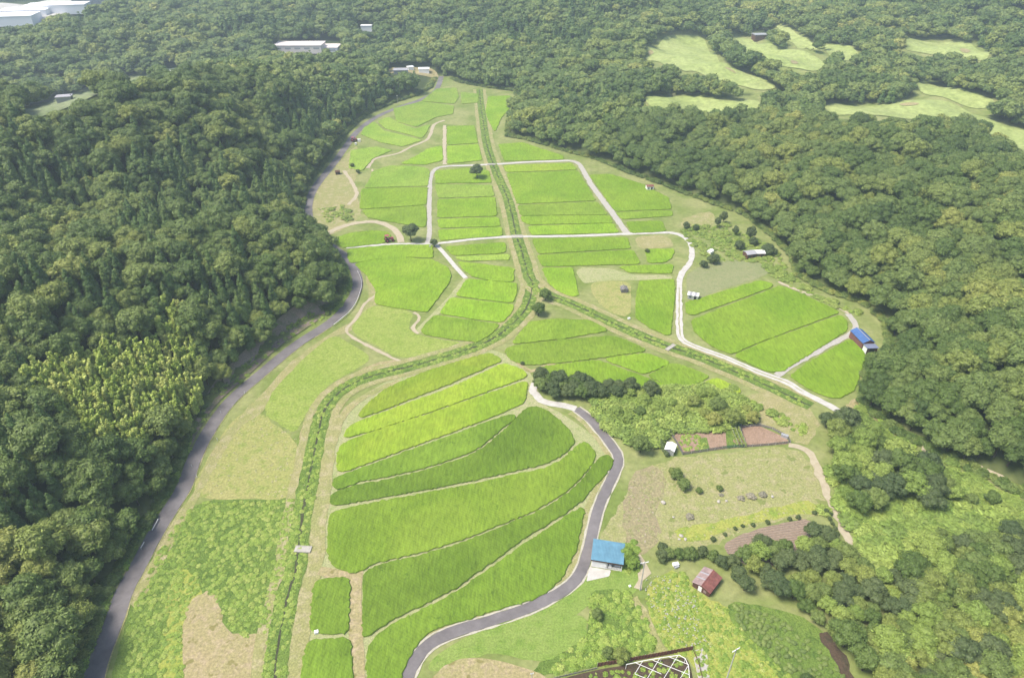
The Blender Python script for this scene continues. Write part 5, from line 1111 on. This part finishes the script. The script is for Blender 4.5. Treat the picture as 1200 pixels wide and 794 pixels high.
# verge along wood side of main road
P = np.array(catmull(world(MAIN), 1.0)); T_ = np.gradient(P, axis=0); T_ /= np.linalg.norm(T_, axis=1)[:, None]; Nn = np.stack([-T_[:, 1], T_[:, 0]], 1); q = np.repeat(P, 3, 0)+np.repeat(Nn, 3, 0)*rng.uniform(2.7, 5.5, (len(P)*3, 1))
q_x, q_y, _t = project(q[:, 0], q[:, 1], 0); nb_ = ~((q_x > 225) & (q_x < 390) & (q_y > 365) & (q_y < 530))
scatter('wood_verge_weeds', q[(q[:, 1] < 330) & nb_], W1, .7, 1.5, 'green weeds at the wood side edge of the asphalt road', 'weeds')
scatter('straw_tufts', np.vstack([rand_in([(722,600),(745,555),(805,535),(925,524),(948,542),(962,570),(975,602),(900,610),(835,638),(760,630),(725,640),(706,620)], .5), rand_in([(224,583),(262,508),(310,486),(348,515),(350,560),(343,583)], .25), rand_in([(350,505),(362,486),(385,455),(440,426),(475,421),(405,452),(378,478),(366,520),(356,590),(347,590)], .4)]), D1, .3, .9, 'dry straw coloured grass tufts on the mown ground', 'grass', .7)
vg = []
for x0, y0, x1, y1 in ((708,790,745,800), (705,786,740,782)):
    pass
scatter('garden_plants', rand_in([(705,787),(735,782),(800,771),(806,780),(810,812),(650,812),(660,799)], .9), W1, .4, .8, 'mixed leafy plants in the kitchen garden at the bottom edge', 'plants')
scatter('bed_plants', rand_in([(803,529),(792,511),(815,507),(822,514),(832,526)], 1.0), W1, .4, .8, 'dark leafy vegetables in the fenced garden beds', 'vegetables')
# ---------------------------------------------------------------- air and light
HZ = MB(); HZ.box((0, 1425, 62), (4400, 3750, 210)); hz = HZ.obj('haze', None)
m = bpy.data.materials.new('haze_air'); m.use_nodes = True; nt = m.node_tree; nt.nodes.clear()
o_ = nt.nodes.new('ShaderNodeOutputMaterial'); pv = nt.nodes.new('ShaderNodeVolumePrincipled'); pv.inputs['Density'].default_value = HAZE
pv.inputs['Color'].default_value = (.72, .86, 1.0, 1); pv.inputs['Anisotropy'].default_value = .2; nt.links.new(pv.outputs[0], o_.inputs['Volume'])
hz.data.materials.append(m); tag(hz, kind='stuff')
el, az = math.radians(SUN_EL), math.radians(SUN_AZ)
sd = bpy.data.lights.new('sun', 'SUN'); sd.energy = SUN_E; sd.angle = math.radians(SUN_ANG); sd.color = (1, .94, .84); so = bpy.data.objects.new('sun', sd); COL.objects.link(so)
D_ = Vector((math.cos(el)*math.sin(az), math.cos(el)*math.cos(az), math.sin(el))); so.rotation_euler = D_.to_track_quat('Z', 'Y').to_euler(); so.location = D_*600
w = bpy.data.worlds.new('World'); scene.world = w; w.use_nodes = True; nt = w.node_tree; bg = nt.nodes['Background']
sk = nt.nodes.new('ShaderNodeTexSky'); sk.sky_type = 'NISHITA'; sk.sun_disc = False; sk.sun_elevation = el; sk.sun_rotation = az; sk.air_density = 1; sk.dust_density = 3.0; sk.ozone_density = 1
nt.links.new(sk.outputs[0], bg.inputs[0]); bg.inputs[1].default_value = SKY_S
vs = scene.view_settings; vs.view_transform = 'Standard'; vs.look = 'None'; vs.exposure = EXPO; vs.gamma = 1; vs.use_curve_mapping = False
cy = scene.cycles; cy.max_bounces = 6; cy.diffuse_bounces = 3; cy.glossy_bounces = 2; cy.transmission_bounces = 2; cy.transparent_max_bounces = 12; cy.volume_bounces = 1
scene.render.use_persistent_data = False
